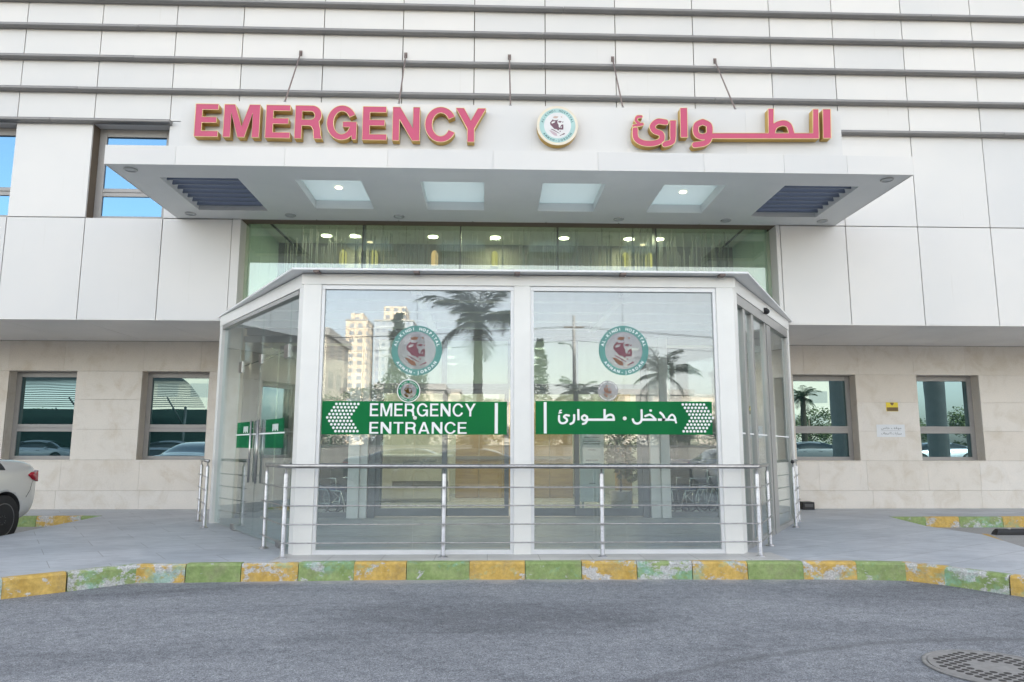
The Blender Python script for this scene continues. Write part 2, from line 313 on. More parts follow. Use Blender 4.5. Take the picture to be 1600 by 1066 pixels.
# ------------------------------------------------------------------ mesh helpers
class MB:
    def __init__(s): s.v = []; s.f = []; s.mi = []; s.smooth = []
    def add(s, vs, fs, mi=0, smooth=False):
        o = len(s.v); s.v += [tuple(p) for p in vs]
        for q in fs: s.f.append(tuple(o+i for i in q)); s.mi.append(mi); s.smooth.append(smooth)
        return s
    def box(s, a, b, mi=0):
        (x0, y0, z0), (x1, y1, z1) = a, b
        x0, x1 = min(x0, x1), max(x0, x1); y0, y1 = min(y0, y1), max(y0, y1); z0, z1 = min(z0, z1), max(z0, z1)
        return s.add([(x0,y0,z0),(x1,y0,z0),(x1,y1,z0),(x0,y1,z0),(x0,y0,z1),(x1,y0,z1),(x1,y1,z1),(x0,y1,z1)],
                     [(0,3,2,1),(4,5,6,7),(0,1,5,4),(1,2,6,5),(2,3,7,6),(3,0,4,7)], mi)
    def hexa(s, bottom, top, mi=0):
        "prism from a bottom and a top ring of equal length (ccw seen from above)"
        n = len(bottom)
        return s.add(list(bottom)+list(top), [tuple(range(n-1, -1, -1)), tuple(range(n, 2*n))] + [(i, (i+1) % n, n+(i+1) % n, n+i) for i in range(n)], mi)
    def prism(s, pts, z0, z1, mi=0):
        return s.hexa([(x, y, z0) for x, y in pts], [(x, y, z1) for x, y in pts], mi)
    def tube(s, pts, r, n=10, mi=0, cap=True):
        pts = [Vector(p) for p in pts]; rs = r if isinstance(r, (list, tuple)) else [r]*len(pts)
        vs = []; fs = []
        ref = None
        for i, p in enumerate(pts):
            d = ((pts[min(i+1, len(pts)-1)]-p).normalized() + (p-pts[max(i-1, 0)]).normalized())
            d = d.normalized() if d.length > 1e-6 else Vector((0, 0, 1))
            if ref is None: ref = d.orthogonal().normalized()
            a = (ref - d*ref.dot(d)); a = a.normalized() if a.length > 1e-5 else d.orthogonal().normalized()
            ref = a; b = d.cross(a)
            vs += [p + (a*math.cos(2*math.pi*j/n) + b*math.sin(2*math.pi*j/n))*rs[i] for j in range(n)]
        for i in range(len(pts)-1):
            for j in range(n):
                fs.append((i*n+j, i*n+(j+1) % n, (i+1)*n+(j+1) % n, (i+1)*n+j))
        s.add(vs, fs, mi, True)
        if cap:
            o = len(s.v)-len(vs)
            s.f.append(tuple(o+j for j in range(n-1, -1, -1))); s.mi.append(mi); s.smooth.append(False)
            e = o+(len(pts)-1)*n
            s.f.append(tuple(e+j for j in range(n))); s.mi.append(mi); s.smooth.append(False)
        return s
    def lathe(s, c, prof, n=24, mi=0, axis='Z'):
        vs = []; fs = []
        for r, h in prof:
            for j in range(n):
                a = 2*math.pi*j/n; x, y = r*math.cos(a), r*math.sin(a)
                vs.append({'Z': (c[0]+x, c[1]+y, c[2]+h), 'Y': (c[0]+x, c[1]+h, c[2]-y), 'X': (c[0]+h, c[1]+x, c[2]+y)}[axis])
        for i in range(len(prof)-1):
            for j in range(n): fs.append((i*n+j, i*n+(j+1) % n, (i+1)*n+(j+1) % n, (i+1)*n+j))
        fs += [tuple(range(n-1, -1, -1)), tuple((len(prof)-1)*n+j for j in range(n))]
        return s.add(vs, fs, mi, len(prof) > 3)
    def torus(s, c, R, r, axis='X', n=32, k=8, mi=0):
        vs = []; fs = []
        for i in range(n):
            a = 2*math.pi*i/n
            for j in range(k):
                b = 2*math.pi*j/k; q = R+r*math.cos(b); h = r*math.sin(b)
                p = {'X': (h, q*math.cos(a), q*math.sin(a)), 'Y': (q*math.cos(a), h, q*math.sin(a)), 'Z': (q*math.cos(a), q*math.sin(a), h)}[axis]
                vs.append((c[0]+p[0], c[1]+p[1], c[2]+p[2]))
        for i in range(n):
            for j in range(k): fs.append((i*k+j, i*k+(j+1) % k, ((i+1) % n)*k+(j+1) % k, ((i+1) % n)*k+j))
        return s.add(vs, fs, mi, True)
    def ball(s, c, r, n=14, mi=0):
        rx, ry, rz = r if isinstance(r, (tuple, list)) else (r, r, r)
        vs = [(c[0], c[1], c[2]-rz)]; m = n//2
        for i in range(1, m):
            t = -math.pi/2+math.pi*i/m
            for j in range(n): a = 2*math.pi*j/n; vs.append((c[0]+rx*math.cos(t)*math.cos(a), c[1]+ry*math.cos(t)*math.sin(a), c[2]+rz*math.sin(t)))
        vs.append((c[0], c[1], c[2]+rz)); e = len(vs)-1
        fs = [(0, 1+(j+1) % n, 1+j) for j in range(n)]
        for i in range(m-2):
            for j in range(n): fs.append((1+i*n+j, 1+i*n+(j+1) % n, 1+(i+1)*n+(j+1) % n, 1+(i+1)*n+j))
        fs += [(1+(m-2)*n+j, 1+(m-2)*n+(j+1) % n, e) for j in range(n)]
        return s.add(vs, fs, mi, True)
    def mesh(s, mesh, mat=None, mi=0):
        vs = [(mat @ v.co if mat else v.co)[:] for v in mesh.vertices]
        return s.add(vs, [tuple(p.vertices) for p in mesh.polygons], mi)
    def build(s, name, mats, parent=None, bevel=0, fix=True):
        off = parent_loc(parent)
        me = bpy.data.meshes.new(name)
        me.from_pydata([(x-off.x, y-off.y, z-off.z) for x, y, z in s.v], [], s.f)
        for m in (mats if isinstance(mats, (list, tuple)) else [mats]): me.materials.append(m)
        me.polygons.foreach_set('material_index', s.mi); me.polygons.foreach_set('use_smooth', s.smooth)
        if fix:
            b = bmesh.new(); b.from_mesh(me); bmesh.ops.recalc_face_normals(b, faces=b.faces); b.to_mesh(me); b.free()
        o = bpy.data.objects.new(name, me); COL.objects.link(o)
        if parent is not None: o.parent = parent
        if bevel:
            m = o.modifiers.new('bevel', 'BEVEL'); m.width = bevel; m.segments = 2; m.limit_method = 'ANGLE'; m.angle_limit = rad(40)
        return o
def parent_loc(p):
    v = Vector((0, 0, 0))
    while p is not None: v += p.location; p = p.parent
    return v
def tag(o, label=None, cat=None, group=None, kind=None):
    if label: o['label'] = label
    if cat: o['category'] = cat
    if group: o['group'] = group
    if kind: o['kind'] = kind
    return o
def thing(name, loc, label, cat, group=None):
    o = bpy.data.objects.new(name, None); COL.objects.link(o); o.location = loc; o.empty_display_size = .2
    return tag(o, label, cat, group)
def copy_tree(o, parent=None):
    c = o.copy(); COL.objects.link(c)
    if parent is not None: c.parent = parent
    for ch in list(o.children): copy_tree(ch, c)
    return c

def curve_mesh(cu):
    o = bpy.data.objects.new('tmp', cu); COL.objects.link(o)
    dg = bpy.context.evaluated_depsgraph_get()
    me = bpy.data.meshes.new_from_object(o.evaluated_get(dg))
    bpy.data.objects.remove(o); bpy.data.curves.remove(cu)
    return me
def text_mesh(body, extrude=.01, bold=0.0, space=1.0, align='CENTER'):
    cu = bpy.data.curves.new('text', 'FONT'); cu.body = body; cu.size = 1; cu.extrude = extrude; cu.offset = bold; cu.space_character = space; cu.align_x = align; cu.resolution_u = 6
    return curve_mesh(cu)
def bounds(me):
    c = np.array([v.co[:] for v in me.vertices]); return c.min(0), c.max(0)
def text_fit(body, x0, x1, z0, z1, y, depth, bold=0.0, space=1.0):
    "text standing in the xz plane, its front at y, running back by depth, fitted to a rectangle"
    me = text_mesh(body, .5, bold, space); lo, hi = bounds(me)
    sx = (x1-x0)/(hi[0]-lo[0]); sz = (z1-z0)/(hi[1]-lo[1])
    mt = Matrix(((sx, 0, 0, x0-lo[0]*sx), (0, 0, -depth, y+depth*.5), (0, sz, 0, z0-lo[1]*sz), (0, 0, 0, 1)))
    return me, mt
def poly_mesh(polys, extrude):
    "filled (even-odd) flat shape from closed outlines, extruded"
    cu = bpy.data.curves.new('shape', 'CURVE'); cu.dimensions = '2D'; cu.fill_mode = 'BOTH'; cu.extrude = extrude
    for p in polys:
        s = cu.splines.new('POLY'); s.points.add(len(p)-1); s.use_cyclic_u = True
        for q, (x, y) in zip(s.points, p): q.co = (x, y, 0, 1)
    return curve_mesh(cu)

def arc(cx, cy, rx, ry, a0, a1, n=28):
    return [(cx+rx*math.cos(rad(a0+(a1-a0)*i/n)), cy+ry*math.sin(rad(a0+(a1-a0)*i/n))) for i in range(n+1)]
def glyph(c, s=.21, h=.175):
    "grotesque capitals, height 1: (width, outlines)"
    m = h/2
    if c == 'E': return .70, [[(0, 0), (0, 1), (.68, 1), (.68, 1-h), (s, 1-h), (s, .515+m), (.64, .515+m), (.64, .515-m), (s, .515-m), (s, h), (.70, h), (.70, 0)]]
    if c == 'M': return .98, [[(0, 0), (0, 1), (s*1.4, 1), (.49, .03+1.45*s), (.98-s*1.4, 1), (.98, 1), (.98, 0), (.98-s*.95, 0), (.98-s*.95, .74), (.49+s*.45, 0), (.49-s*.45, 0), (s*.95, .74), (s*.95, 0)]]
    if c == 'N': return .83, [[(0, 0), (0, 1), (s*1.08, 1), (.83-s, .30+.35*s), (.83-s, 1), (.83, 1), (.83, 0), (.83-s*1.08, 0), (s, .70-.35*s), (s, 0)]]
    if c == 'Y': return .90, [[(0, 1), (s*1.18, 1), (.45, .42+s), (.90-s*1.18, 1), (.90, 1), (.45+s/2, .39), (.45+s/2, 0), (.45-s/2, 0), (.45-s/2, .39)]]
    if c == 'T': return .76, [[(0, 1), (.76, 1), (.76, 1-h), (.38+s/2, 1-h), (.38+s/2, 0), (.38-s/2, 0), (.38-s/2, 1-h), (0, 1-h)]]
    if c == 'A':
        q = s*1.08
        return .88, [[(0, 0), (.44-s*.55, 1), (.44+s*.55, 1), (.88, 0), (.88-q, 0), (.88-q-.055, .20), (q+.055, .20), (q, 0)], [(q+.11, .20+h), (.77-q, .20+h), (.44, .78)]]
    if c == 'C': return .86, [arc(.46, .5, .46, .52, 27, 333)+arc(.46, .5, .46-s, .52-h, 333, 27)]
    if c == 'G': return .93, [arc(.47, .5, .47, .52, 28, 312)+[(.79, 0), (.93, 0), (.93, .53), (.50, .53), (.50, .53-h*.92), (.93-s, .53-h*.92)]+arc(.47, .5, .47-s, .52-h, 322, 28)]
    if c == 'R':
        k = h; return .83, [[(0, 0), (0, 1), (.50, 1)]+arc(.51, .715, .29, .285, 90, -42, 14)+[(.74, .42), (.775, .30), (.785, .12), (.83, 0), (.83-s*1.15, 0), (.83-s*1.25, .12), (.83-s*1.3, .27), (.50, .37), (.42, .39), (s, .39), (s, 0)], [(s, 1-k), (.47, 1-k)]+arc(.47, .70, .80-s-.47, .30-k, 90, -90, 12)+[(s, .40+k)] if True else []]
def glyph_line(word, x0, x1, z0, z1, s, h, gap):
    x = 0; out = []
    for c in word:
        w, lp = glyph(c, s, h); out.append((x, lp)); x += w+gap
    k = (x1-x0)/(x-gap); return [[(x0+(o+u)*k, z0+v*(z1-z0)) for u, v in p] for o, lp in out for p in lp]

# strokes -> outlines (distance field + marching squares), used for the Arabic lettering
def seg_dist(X, Y, a, b):
    ax, ay = a; bx, by = b; dx, dy = bx-ax, by-ay; L = dx*dx+dy*dy
    t = np.clip(((X-ax)*dx+(Y-ay)*dy)/(L if L > 0 else 1), 0, 1)
    return np.hypot(X-ax-t*dx, Y-ay-t*dy)
def smooth_path(p, n=6):
    q = []
    P = [np.array(x, float) for x in p]
    for i in range(len(P)-1):
        p0, p1, p2, p3 = P[max(i-1, 0)], P[i], P[i+1], P[min(i+2, len(P)-1)]
        for k in range(n):
            t = k/n
            q.append(tuple(.5*((2*p1)+(-p0+p2)*t+(2*p0-5*p1+4*p2-p3)*t*t+(-p0+3*p1-3*p2+p3)*t**3)))
    q.append(tuple(P[-1])); return q
def stroke_outlines(items, step=1.5):
    pts = np.array([q for it in items for q in it[1]]); w = max(it[2] if len(it) > 2 else 0 for it in items)
    x0, y0 = pts.min(0)-w-3*step; x1, y1 = pts.max(0)+w+3*step
    gx = np.arange(x0, x1, step); gy = np.arange(y0, y1, step); X, Y = np.meshgrid(gx, gy)
    D = np.full(X.shape, 1e3)
    for it in items:
        if it[0] == 'P':
            ins = np.zeros(X.shape, bool); d = np.full(X.shape, 1e3); n = len(it[1])
            for i in range(n):
                (ax, ay), (bx, by) = it[1][i], it[1][(i+1) % n]
                d = np.minimum(d, seg_dist(X, Y, (ax, ay), (bx, by)))
                if ay != by: ins ^= ((ay > Y) != (by > Y)) & (X < (bx-ax)*(Y-ay)/(by-ay)+ax)
            D = np.minimum(D, np.where(ins, -d, d))
        else:
            p = smooth_path(it[1]) if it[0] == 'S' else it[1]
            d = np.full(X.shape, 1e3)
            for a, b in zip(p[:-1], p[1:]): d = np.minimum(d, seg_dist(X, Y, a, b))
            D = np.minimum(D, d-it[2]/2)
    D[D == 0] = 1e-6
    nxt = {}
    def cross(i, j, i2, j2):
        a, b = D[j, i], D[j2, i2]; t = a/(a-b); return (gx[i]+(gx[i2]-gx[i])*t, gy[j]+(gy[j2]-gy[j])*t)
    S = D < 0
    mixed = S[:-1, :-1].astype(int)+S[1:, :-1]+S[:-1, 1:]+S[1:, 1:]
    segs = {}
    for j, i in zip(*np.nonzero((mixed > 0) & (mixed < 4))):
        c = [S[j, i], S[j, i+1], S[j+1, i+1], S[j+1, i]]
        E = [('h', i, j), ('v', i+1, j), ('h', i, j+1), ('v', i, j)]
        cut = [k for k in range(4) if c[k] != c[(k+1) % 4]]
        pairs = [(cut[0], cut[1])] if len(cut) == 2 else [(0, 1), (2, 3)] if c[1] == (D[j:j+2, i:i+2].mean() >= 0) else [(0, 3), (1, 2)]
        for a, b in pairs:
            segs.setdefault(E[a], []).append(E[b]); segs.setdefault(E[b], []).append(E[a])
    def pos(e): k, i, j = e; return cross(i, j, i+1, j) if k == 'h' else cross(i, j, i, j+1)
    loops = []; seen = set()
    for st in segs:
        if st in seen: continue
        loop = [st]; seen.add(st); cur = st
        while True:
            nx = [e for e in segs[cur] if e not in seen]
            if not nx: break
            cur = nx[0]; seen.add(cur); loop.append(cur)
        if len(loop) > 6: loops.append(simplify([pos(e) for e in loop], step*.16))
    return loops
def simplify(p, tol):
    p = np.array(p); n = len(p); k = int(np.argmax(np.hypot(*(p-p[0]).T)))
    def rdp(a):
        if len(a) < 3: return [a[0]]
        d = a[-1]-a[0]; L = np.hypot(*d) or 1
        e = np.abs(d[0]*(a[:, 1]-a[0, 1])-d[1]*(a[:, 0]-a[0, 0]))/L
        m = int(e.argmax())
        return [a[0]] if e[m] < tol else rdp(a[:m+1])+rdp(a[m:])
    return [tuple(q) for q in rdp(p[:k+1])+rdp(np.vstack([p[k:], p[:1]]))]
def standing(me, y, depth):
    "a mesh drawn flat in xy (y = height) set upright, front at y; its extrude must be .5"
    return Matrix(((1, 0, 0, 0), (0, 0, -depth, y+depth*.5), (0, 1, 0, 0), (0, 0, 0, 1)))

# ================================================================== SETTING
ROADZ = -.19
g = MB()
g.add([(-1500, -12, ROADZ), (1500, -12, ROADZ), (1500, 60, ROADZ), (-1500, 60, ROADZ)], [(0, 1, 2, 3)])
tag(g.build('road', M['asphalt']), kind='structure')
g = MB()
g.add([(-1500, -12.0, ROADZ-.01), (1500, -12.0, ROADZ-.01), (1500, -14, .25), (-1500, -14, .25), (1500, -2500, .25), (-1500, -2500, .25)], [(0, 3, 2, 1), (3, 5, 4, 2)])
tag(g.build('ground', M['ground']), kind='structure')

KERB = [(-7.1, 5.65), (-6.0, 6.70), (-5.45, 7.23), (-4.885, 7.763), (-4.465, 8.137), (-3.95, 8.66), (-3.366, 8.676), (-2.767, 8.709), (-2.139, 8.743), (-1.517, 8.777), (-.922, 8.788), (-.203, 8.797), (.437, 8.783),
        (1.086, 8.769), (1.721, 8.755), (2.357, 8.741), (2.994, 8.727), (3.639, 8.713), (4.254, 8.68), (4.826, 8.60), (5.149, 8.26), (5.49, 7.712), (5.95, 7.05), (6.45, 6.35), (7.15, 5.4)]
LEFT_EDGE = [(-7.1, 5.65), (-7.12, 8.5), (-7.163, 11.29), (-7.226, 12.32), (-7.36, 14.52)]
RIGHT_EDGE = [(7.15, 5.4), (7.0, 8.2), (7.148, 9.81), (7.55, 11.2), (7.42, 12.46), (7.70, 14.1)]
pave = KERB + RIGHT_EDGE[1:] + [(20, 14.15), (20, 16.06), (-20, 16.06), (-20, 14.55)] + LEFT_EDGE[::-1][:-1]
g = MB(); g.prism(pave, -.35, 0)
tag(g.build('pavement', M['granite']), kind='structure')
g = MB(); g.prism([(-2.5, 8.79), (3.55, 8.76), (3.55, 9.34), (-2.5, 9.34)], -.01, .006)
k_ = NT('light_granite'); co_ = k_.coords('world'); n_ = k_.noise(co_, 3, 6, .7)
br_ = k_.n('ShaderNodeTexBrick'); br_.offset = 0
for nm, v in (('Scale', 1.0), ('Mortar Size', .004), ('Brick Width', .62), ('Row Height', 3.0)): br_.inputs[nm].default_value = v
br_.inputs['Color1'].default_value = (.52, .51, .49, 1); br_.inputs['Color2'].default_value = (.58, .57, .55, 1); br_.inputs['Mortar'].default_value = (.30, .29, .28, 1)
k_.l(co_, br_.inputs['Vector'])
M['lightgranite'] = k_.end(k_.bsdf(k_.mix(1.0, br_.outputs['Color'], k_.ramp(n_, [(.3, (.86, .86, .86)), (.7, (1.06, 1.06, 1.06))]), 'MULTIPLY'), .45))
tag(g.build('pavement_edging', M['lightgranite']), kind='structure')

def kerb_line(line, first, mb, width=.135, out=1):
    for i in range(len(line)-1):
        a, b = Vector(line[i]), Vector(line[i+1]); d = (b-a).normalized(); nrm = Vector((d.y, -d.x))*out
        a2, b2 = a+d*.004, b-d*.004; e = random.uniform(-.006, .006)
        lo = [a2-nrm*.0, b2-nrm*.0, b2+nrm*(width+.012+e), a2+nrm*(width+.012+e)]
        hi = [a2-nrm*.0, b2-nrm*.0, b2+nrm*(width-.012+e), a2+nrm*(width-.012+e)]
        if out > 0: lo.reverse(); hi.reverse()
        lo, hi = (lo[::-1], hi[::-1])
        # a rounded top corner: three rings
        zt = .006+random.uniform(-.003, .003)
        md = [hi[0], hi[1], hi[2]+nrm*.008, hi[3]+nrm*.008]; tp = [hi[0], hi[1], hi[2]-nrm*.022, hi[3]-nrm*.022]
        mi = (first+i) % 2
        vs_ = [(p.x, p.y, -.35) for p in lo]+[(p.x, p.y, zt-.025) for p in md]+[(p.x, p.y, zt) for p in tp]
        mb.add(vs_, [(3, 2, 1, 0), (8, 9, 10, 11)]+[(r*4+q, r*4+(q+1) % 4, (r+1)*4+(q+1) % 4, (r+1)*4+q) for r in range(2) for q in range(4)], mi)
g = MB(); kerb_line(KERB, 1, g)
tag(g.build('kerb', [M['yellow'], M['green']]), kind='structure')
g = MB()
kerb_line([(-20+i*.82, 14.55) for i in range(0, 16)]+[(-7.36, 14.55)], 0, g, .12)
kerb_line([(7.70, 14.13), (8.35, 14.13), (9.0, 14.13), (9.85, 14.13), (10.7, 14.13), (11.4, 14.13)]+[(12.2+i*.85, 14.13) for i in range(9)], 1, g, .12)
tag(g.build('bay_kerb', [M['yellow'], M['green']]), kind='structure')
g = MB()
def strip(a, b, w, z):
    a, b = Vector(a), Vector(b); d = (b-a).normalized(); n = Vector((-d.y, d.x))*w/2
    return [(*(a-n), z), (*(b-n), z), (*(b+n), z), (*(a+n), z)]
g.add(strip((8.75, 12.95), (7.72, 10.5), .10, ROADZ+.004), [(0, 1, 2, 3)]); g.add(strip((7.72, 10.5), (7.5, 8.6), .10, ROADZ+.0041), [(0, 1, 2, 3)])
tag(g.build('road_marking', M['yellowline'], fix=False), kind='structure')

# ================================================================== HOSPITAL
YF, YW, YG = 13.29, 16.0, 13.6
GL, GR = -4.62, 5.45
hosp = thing('hospital_building', (.4, 16, 0), 'white panelled hospital building with grey horizontal rails and limestone ground floor', 'building')
J = [-17.3, -15.9, -14.5, -13.1, -11.72, -10.3, -8.885, -7.465, -6.055, -4.78, -3.23, -1.70, -.315, 1.07, 2.45, 3.99, 5.53, 6.80, 8.205, 9.63, 11.05, 12.45, 13.9, 15.3, 16.7]
ROWS = [3.59, 5.50, 7.40, 8.02, 8.67, 9.30, 9.85, 10.6, 11.25, 11.9, 12.55]
WIN_UP = [(-13.1, -11.72), (-10.3, -8.885), (-7.465, -6.055)]
g = MB(); gap = .008
for r in range(len(ROWS)-1):
    z0, z1 = ROWS[r], ROWS[r+1]
    for i in range(len(J)-1):
        x0, x1 = J[i], J[i+1]
        if r == 1 and (x0, x1) in WIN_UP: continue
        if r == 0:
            if x1 <= -4.77 or x0 >= 5.5: pass
            else: continue
        t = random.uniform(-.003, .003); u = random.uniform(-.003, .003)
        ga, gb, gz = gap, gap, gap
        if r == 0 and abs(x1+4.78) < .01: gb = .003
        f = [(x0+ga, YF+t, z0+gz), (x1-gb, YF+u, z0+gz), (x1-gb, YF-t, z1-gz), (x0+ga, YF-u, z1-gz)]
        g.hexa([f[0], f[1], (f[1][0], YF+.04, f[1][2]), (f[0][0], YF+.04, f[0][2])], [f[3], f[2], (f[2][0], YF+.04, f[2][2]), (f[3][0], YF+.04, f[3][2])])
g.box((-4.774, YF, 3.59), (GL, YG+.2, 5.50)); g.box((GR, YF, 3.59), (5.524, YG+.2, 5.50))
clad = g.build('cladding', M['clad'], hosp, bevel=.003)
g = MB()   # structure behind the panels, with the openings left free
for z0, z1, spans in ((3.60, 5.5, [(-40, -4.77), (5.52, 40)]), (5.5, 7.40, [(-40, -13.1), (-11.72, -10.3), (-8.885, -7.465), (-6.055, 40)]), (7.40, 12.55, [(-40, 40)])):
    for a, b in spans: g.box((a, YF+.042, z0+.003), (b, YF+.30, z1+.0))
g.box((-40, YF+.042, 12.56), (40, YF+.3, 26)); g.box((-40, YF+.042, 25.7), (40, 40, 26)); g.box((-40, 39.7, 0), (40, 40, 25.69)); g.box((-40, YF+.31, 0.0), (-39.7, 39.69, 25.69)); g.box((39.7, YF+.31, 0.0), (40, 39.69, 25.69))
g.box((-20.3, 16.3, 0), (-20, 40, 3.6)); g.box((20, 16.3, 0), (20.3, 40, 3.6))
g.build('backing_wall', M['joint'], hosp)
g = MB()
for a, b in ((-40, -17.31), (16.71, 40)): g.box((a, YF, 3.59), (b, YF+.04, 26))
g.box((-17.3, YF, 12.57), (16.7, YF+.04, 26))
g.build('upper_cladding', M['clad'], hosp)
# overhang soffit
SJ = [-40]+[x for x in J if x < -4.9]+[-4.84]
for spans in (zip(SJ[:-1], SJ[1:]), zip([5.52]+[x for x in J if x > 5.6], [x for x in J if x > 5.6]+[40])):
    g = MB()
    for a, b in spans: g.box((a+.005, YF+.002, 3.582), (b-.005, YW+.0, 3.60))
    g.build('overhang_soffit', M['whitesoffit'], hosp, bevel=.002)

# limestone ground floor
WIN_LO = [(-13.2, -11.75), (-10.3, -8.87), (-7.48, -6.05), (6.77, 8.18), (9.57, 10.99), (12.4, 13.85)]
C = [0, .386, 1.03, 1.675, 2.31, 2.925, 3.578]
def stones(g, xa, xb, z0, z1, rnd):
    x = xa
    while x < xb-.01:
        w = rnd.uniform(1.05, 1.75); nx = x+w
        if nx > xb-.5: nx = xb
        g.box((x+.0015, YW+rnd.uniform(-.0015, .0015), z0+.0015), (nx-.0015, YW+.05, z1-.0015)); x = nx
rnd = random.Random(11)
for side in ((-20, -4.9), (5.55, 20)):
    g = MB()
    for r in range(6):
        cuts = [side[0]]
        if 2 <= r <= 4:
            for a, b in WIN_LO:
                if side[0] < a < side[1]: cuts += [a, b]
        cuts.append(side[1])
        for a, b in zip(cuts[::2], cuts[1::2]): stones(g, a, b, C[r], C[r+1], rnd)
    for a, b in WIN_LO:   # reveals
      if side[0] < a < side[1]:
        g.box((a-.06, YW+.052, 1.03), (a, YW+.34, 2.925)); g.box((b, YW+.052, 1.03), (b+.06, YW+.34, 2.925)); g.box((a, YW+.052, 2.925), (b, YW+.34, 3.0)); g.box((a, YW-.012, 1.0), (b, YW+.34, 1.032))
    if side[0] < 0: g.box((-4.95, 14.0, 0), (-4.72, 16.0, 3.578))
    else: g.box((5.47, 14.0, 0), (5.60, 16.0, 3.578))
    g.build('stone_wall', M['stone'], hosp, bevel=.002)
for xa, xb, wins in ((-20, -4.95, WIN_LO[:3]), (5.60, 20, WIN_LO[3:])):
    g = MB(); g.box((xa, YW+.053, .001), (xb, YW+.3, 1.029)); g.box((xa, YW+.053, 2.931), (xb, YW+.3, 3.599))
    c = [xa]+[q for w in wins for q in (w[0]-.06, w[1]+.06)]+[xb]
    for a, b in zip(c[::2], c[1::2]): g.box((a, YW+.053, 1.03), (b, YW+.3, 2.93))
    g.build('wall_core', M['joint'], hosp)
def window(x0, x1, z0, z1, zt, y, glassmat, fw=.105, up=.0):
    g = MB(); d = .07
    g.box((x0, y, z0), (x0+fw, y+d, z1)); g.box((x1-fw, y, z0), (x1, y+d, z1)); g.box((x0+fw, y, z1-fw*1.1), (x1-fw, y+d, z1)); g.box((x0+fw, y, z0), (x1-fw, y+d, z0+fw*.75)); g.box((x0+fw, y+.003, zt-.09), (x1-fw, y+d, zt+.07))
    g.box((x0+fw, y-.012, zt-.012), (x1-fw, y+.003, zt+.0))
    f = g.build('window', M['frame'], hosp, bevel=.006)
    g = MB(); g.box((x0+fw, y+.03, zt+.07), (x1-fw, y+.045, z1-fw*1.1)); g.build('pane', glassmat, f)
    g = MB(); g.box((x0+fw, y+.03, z0+fw*.75), (x1-fw, y+.045, zt-.09)); g.build('pane', glassmat, f)
    g = MB(); g.box((x0, y+.30, z0), (x1, y+.32, z1)); g.build('blind', M['darkwall'], f)
    return f
for a, b in WIN_LO: window(a, b, 1.032, 2.925, 1.72, YW+.27, M['coated2'])
for a, b in WIN_UP:
    f = window(a+.004, b-.004, 5.5, 7.33, 6.08, YF+.24, M['coated'], .14)
    g = MB(); g.box((a+.002, YF+.05, 7.332), (b-.002, YF+.30, 7.398)); g.build('lintel', M['offwhite'], f)
    g = MB(); g.box((a+.002, YF+.05, 5.46), (b-.002, YF+.30, 5.499)); g.build('sill', M['offwhite'], f)
# horizontal grey rails, in lengths with butt joints and slight kinks
def rail(z, spans):
    for a, b in spans:
        g = MB(); t = random.uniform(-.004, .004)
        sec = [(-.128, -.022), (-.140, -.008), (-.143, .018), (-.132, .038), (-.03, .046), (-.006, .046), (-.006, -.028), (-.09, -.034)]
        A = [(a, YF+y, z+q+t) for y, q in sec]; B = [(b, YF+y, z+q-t) for y, q in sec]
        n = len(sec); g.add(A+B, [tuple(range(n)), tuple(range(2*n-1, n-1, -1))]+[(i, n+i, n+(i+1) % n, (i+1) % n) for i in range(n)])
        g.build('shading_rail', M['railgrey'], hosp)
cuts = {7.968: [-17, -7.75, 4.35, 17], 8.612: [-17, -6.75, 1.02, 17], 9.248: [-17, -6.72, 1.02, 8.9, 17], 9.80: [-17, 1.42, 8.75, 17], 10.6: [-17, -3, 17], 11.25: [-17, 2, 17], 11.9: [-17, -5, 17]}
for z, c in cuts.items(): rail(z, [(a+.004, b-.004) for a, b in zip(c[:-1], c[1:])])
rail(7.345, [(-17, -8.2), (-8.19, -6.0), (5.9, 9.98), (9.99, 17)])

# ---- upper glass, lobby shell
for i, (a, b) in enumerate(zip([GL, -2.41, -.555, 1.32, 3.225], [-2.41, -.555, 1.32, 3.225, GR])):
    g = MB(); g.box((a+.008, YG, 3.72), (b-.008, YG+.014, 5.62)); g.build('upper_glass', M['upper'], hosp)
for x in (-2.41, -.555, 1.32, 3.225):
    g = MB(); g.box((x-.012, YG+.016, 3.72), (x+.012, YG+.30, 5.62)); g.build('glass_fin', M['darkalu'], hosp)
g = MB(); g.box((GL, YG-.03, 3.60), (GR, 14.16, 3.72)); g.build('lintel_beam', M['offwhite'], hosp, bevel=.004)
g = MB(); g.box((GL, 13.95, 3.42), (GR, 14.16, 3.599)); g.build('door_head', M['doorgrey'], hosp, bevel=.004)
g = MB(); g.box((-5.4, 13.95, -.3), (6.2, 24, -.002)); g.build('lobby_floor', M['lobbyfloor'], hosp)
g = MB()
g.box((GL, YG+.02, 5.75), (GR, 15.9, 5.85)); g.box((-9, 15.9, 3.6), (10, 24, 3.7))
g.build('lobby_ceiling', M['ceil'], hosp)
g = MB(); g.box((GL, 15.75, 3.6), (GR, 15.899, 5.75)); g.build('bulkhead', M['bulk'], hosp)
g = MB(); g.box((-9, 21, 0), (10, 21.2, 3.6)); g.box((-9.1, 16.4, 0), (-8.99, 21, 3.6)); g.box((9.99, 16.4, 0), (10.1, 21, 3.6)); g.build('lobby_wall', M['lobbywall'], hosp)
for x, s in ((GL, -1), (GR, 1)):
    g = MB()
    for i in range(3):
        y0 = 13.83+i*.65; g.box((x+s*.0, y0+.006, 3.72), (x+s*.04, y0+.644, 5.75))
    g.build('teal_wall_panel', M['lobbyteal'], hosp)
for xa, xb in ((-4.72, -4.70), (5.45, 5.47)): g = MB(); g.box((xa, 14.2, 0), (xb, 16.4, 3.42)); g.build('lobby_side_wall', M['darkwall'], hosp)
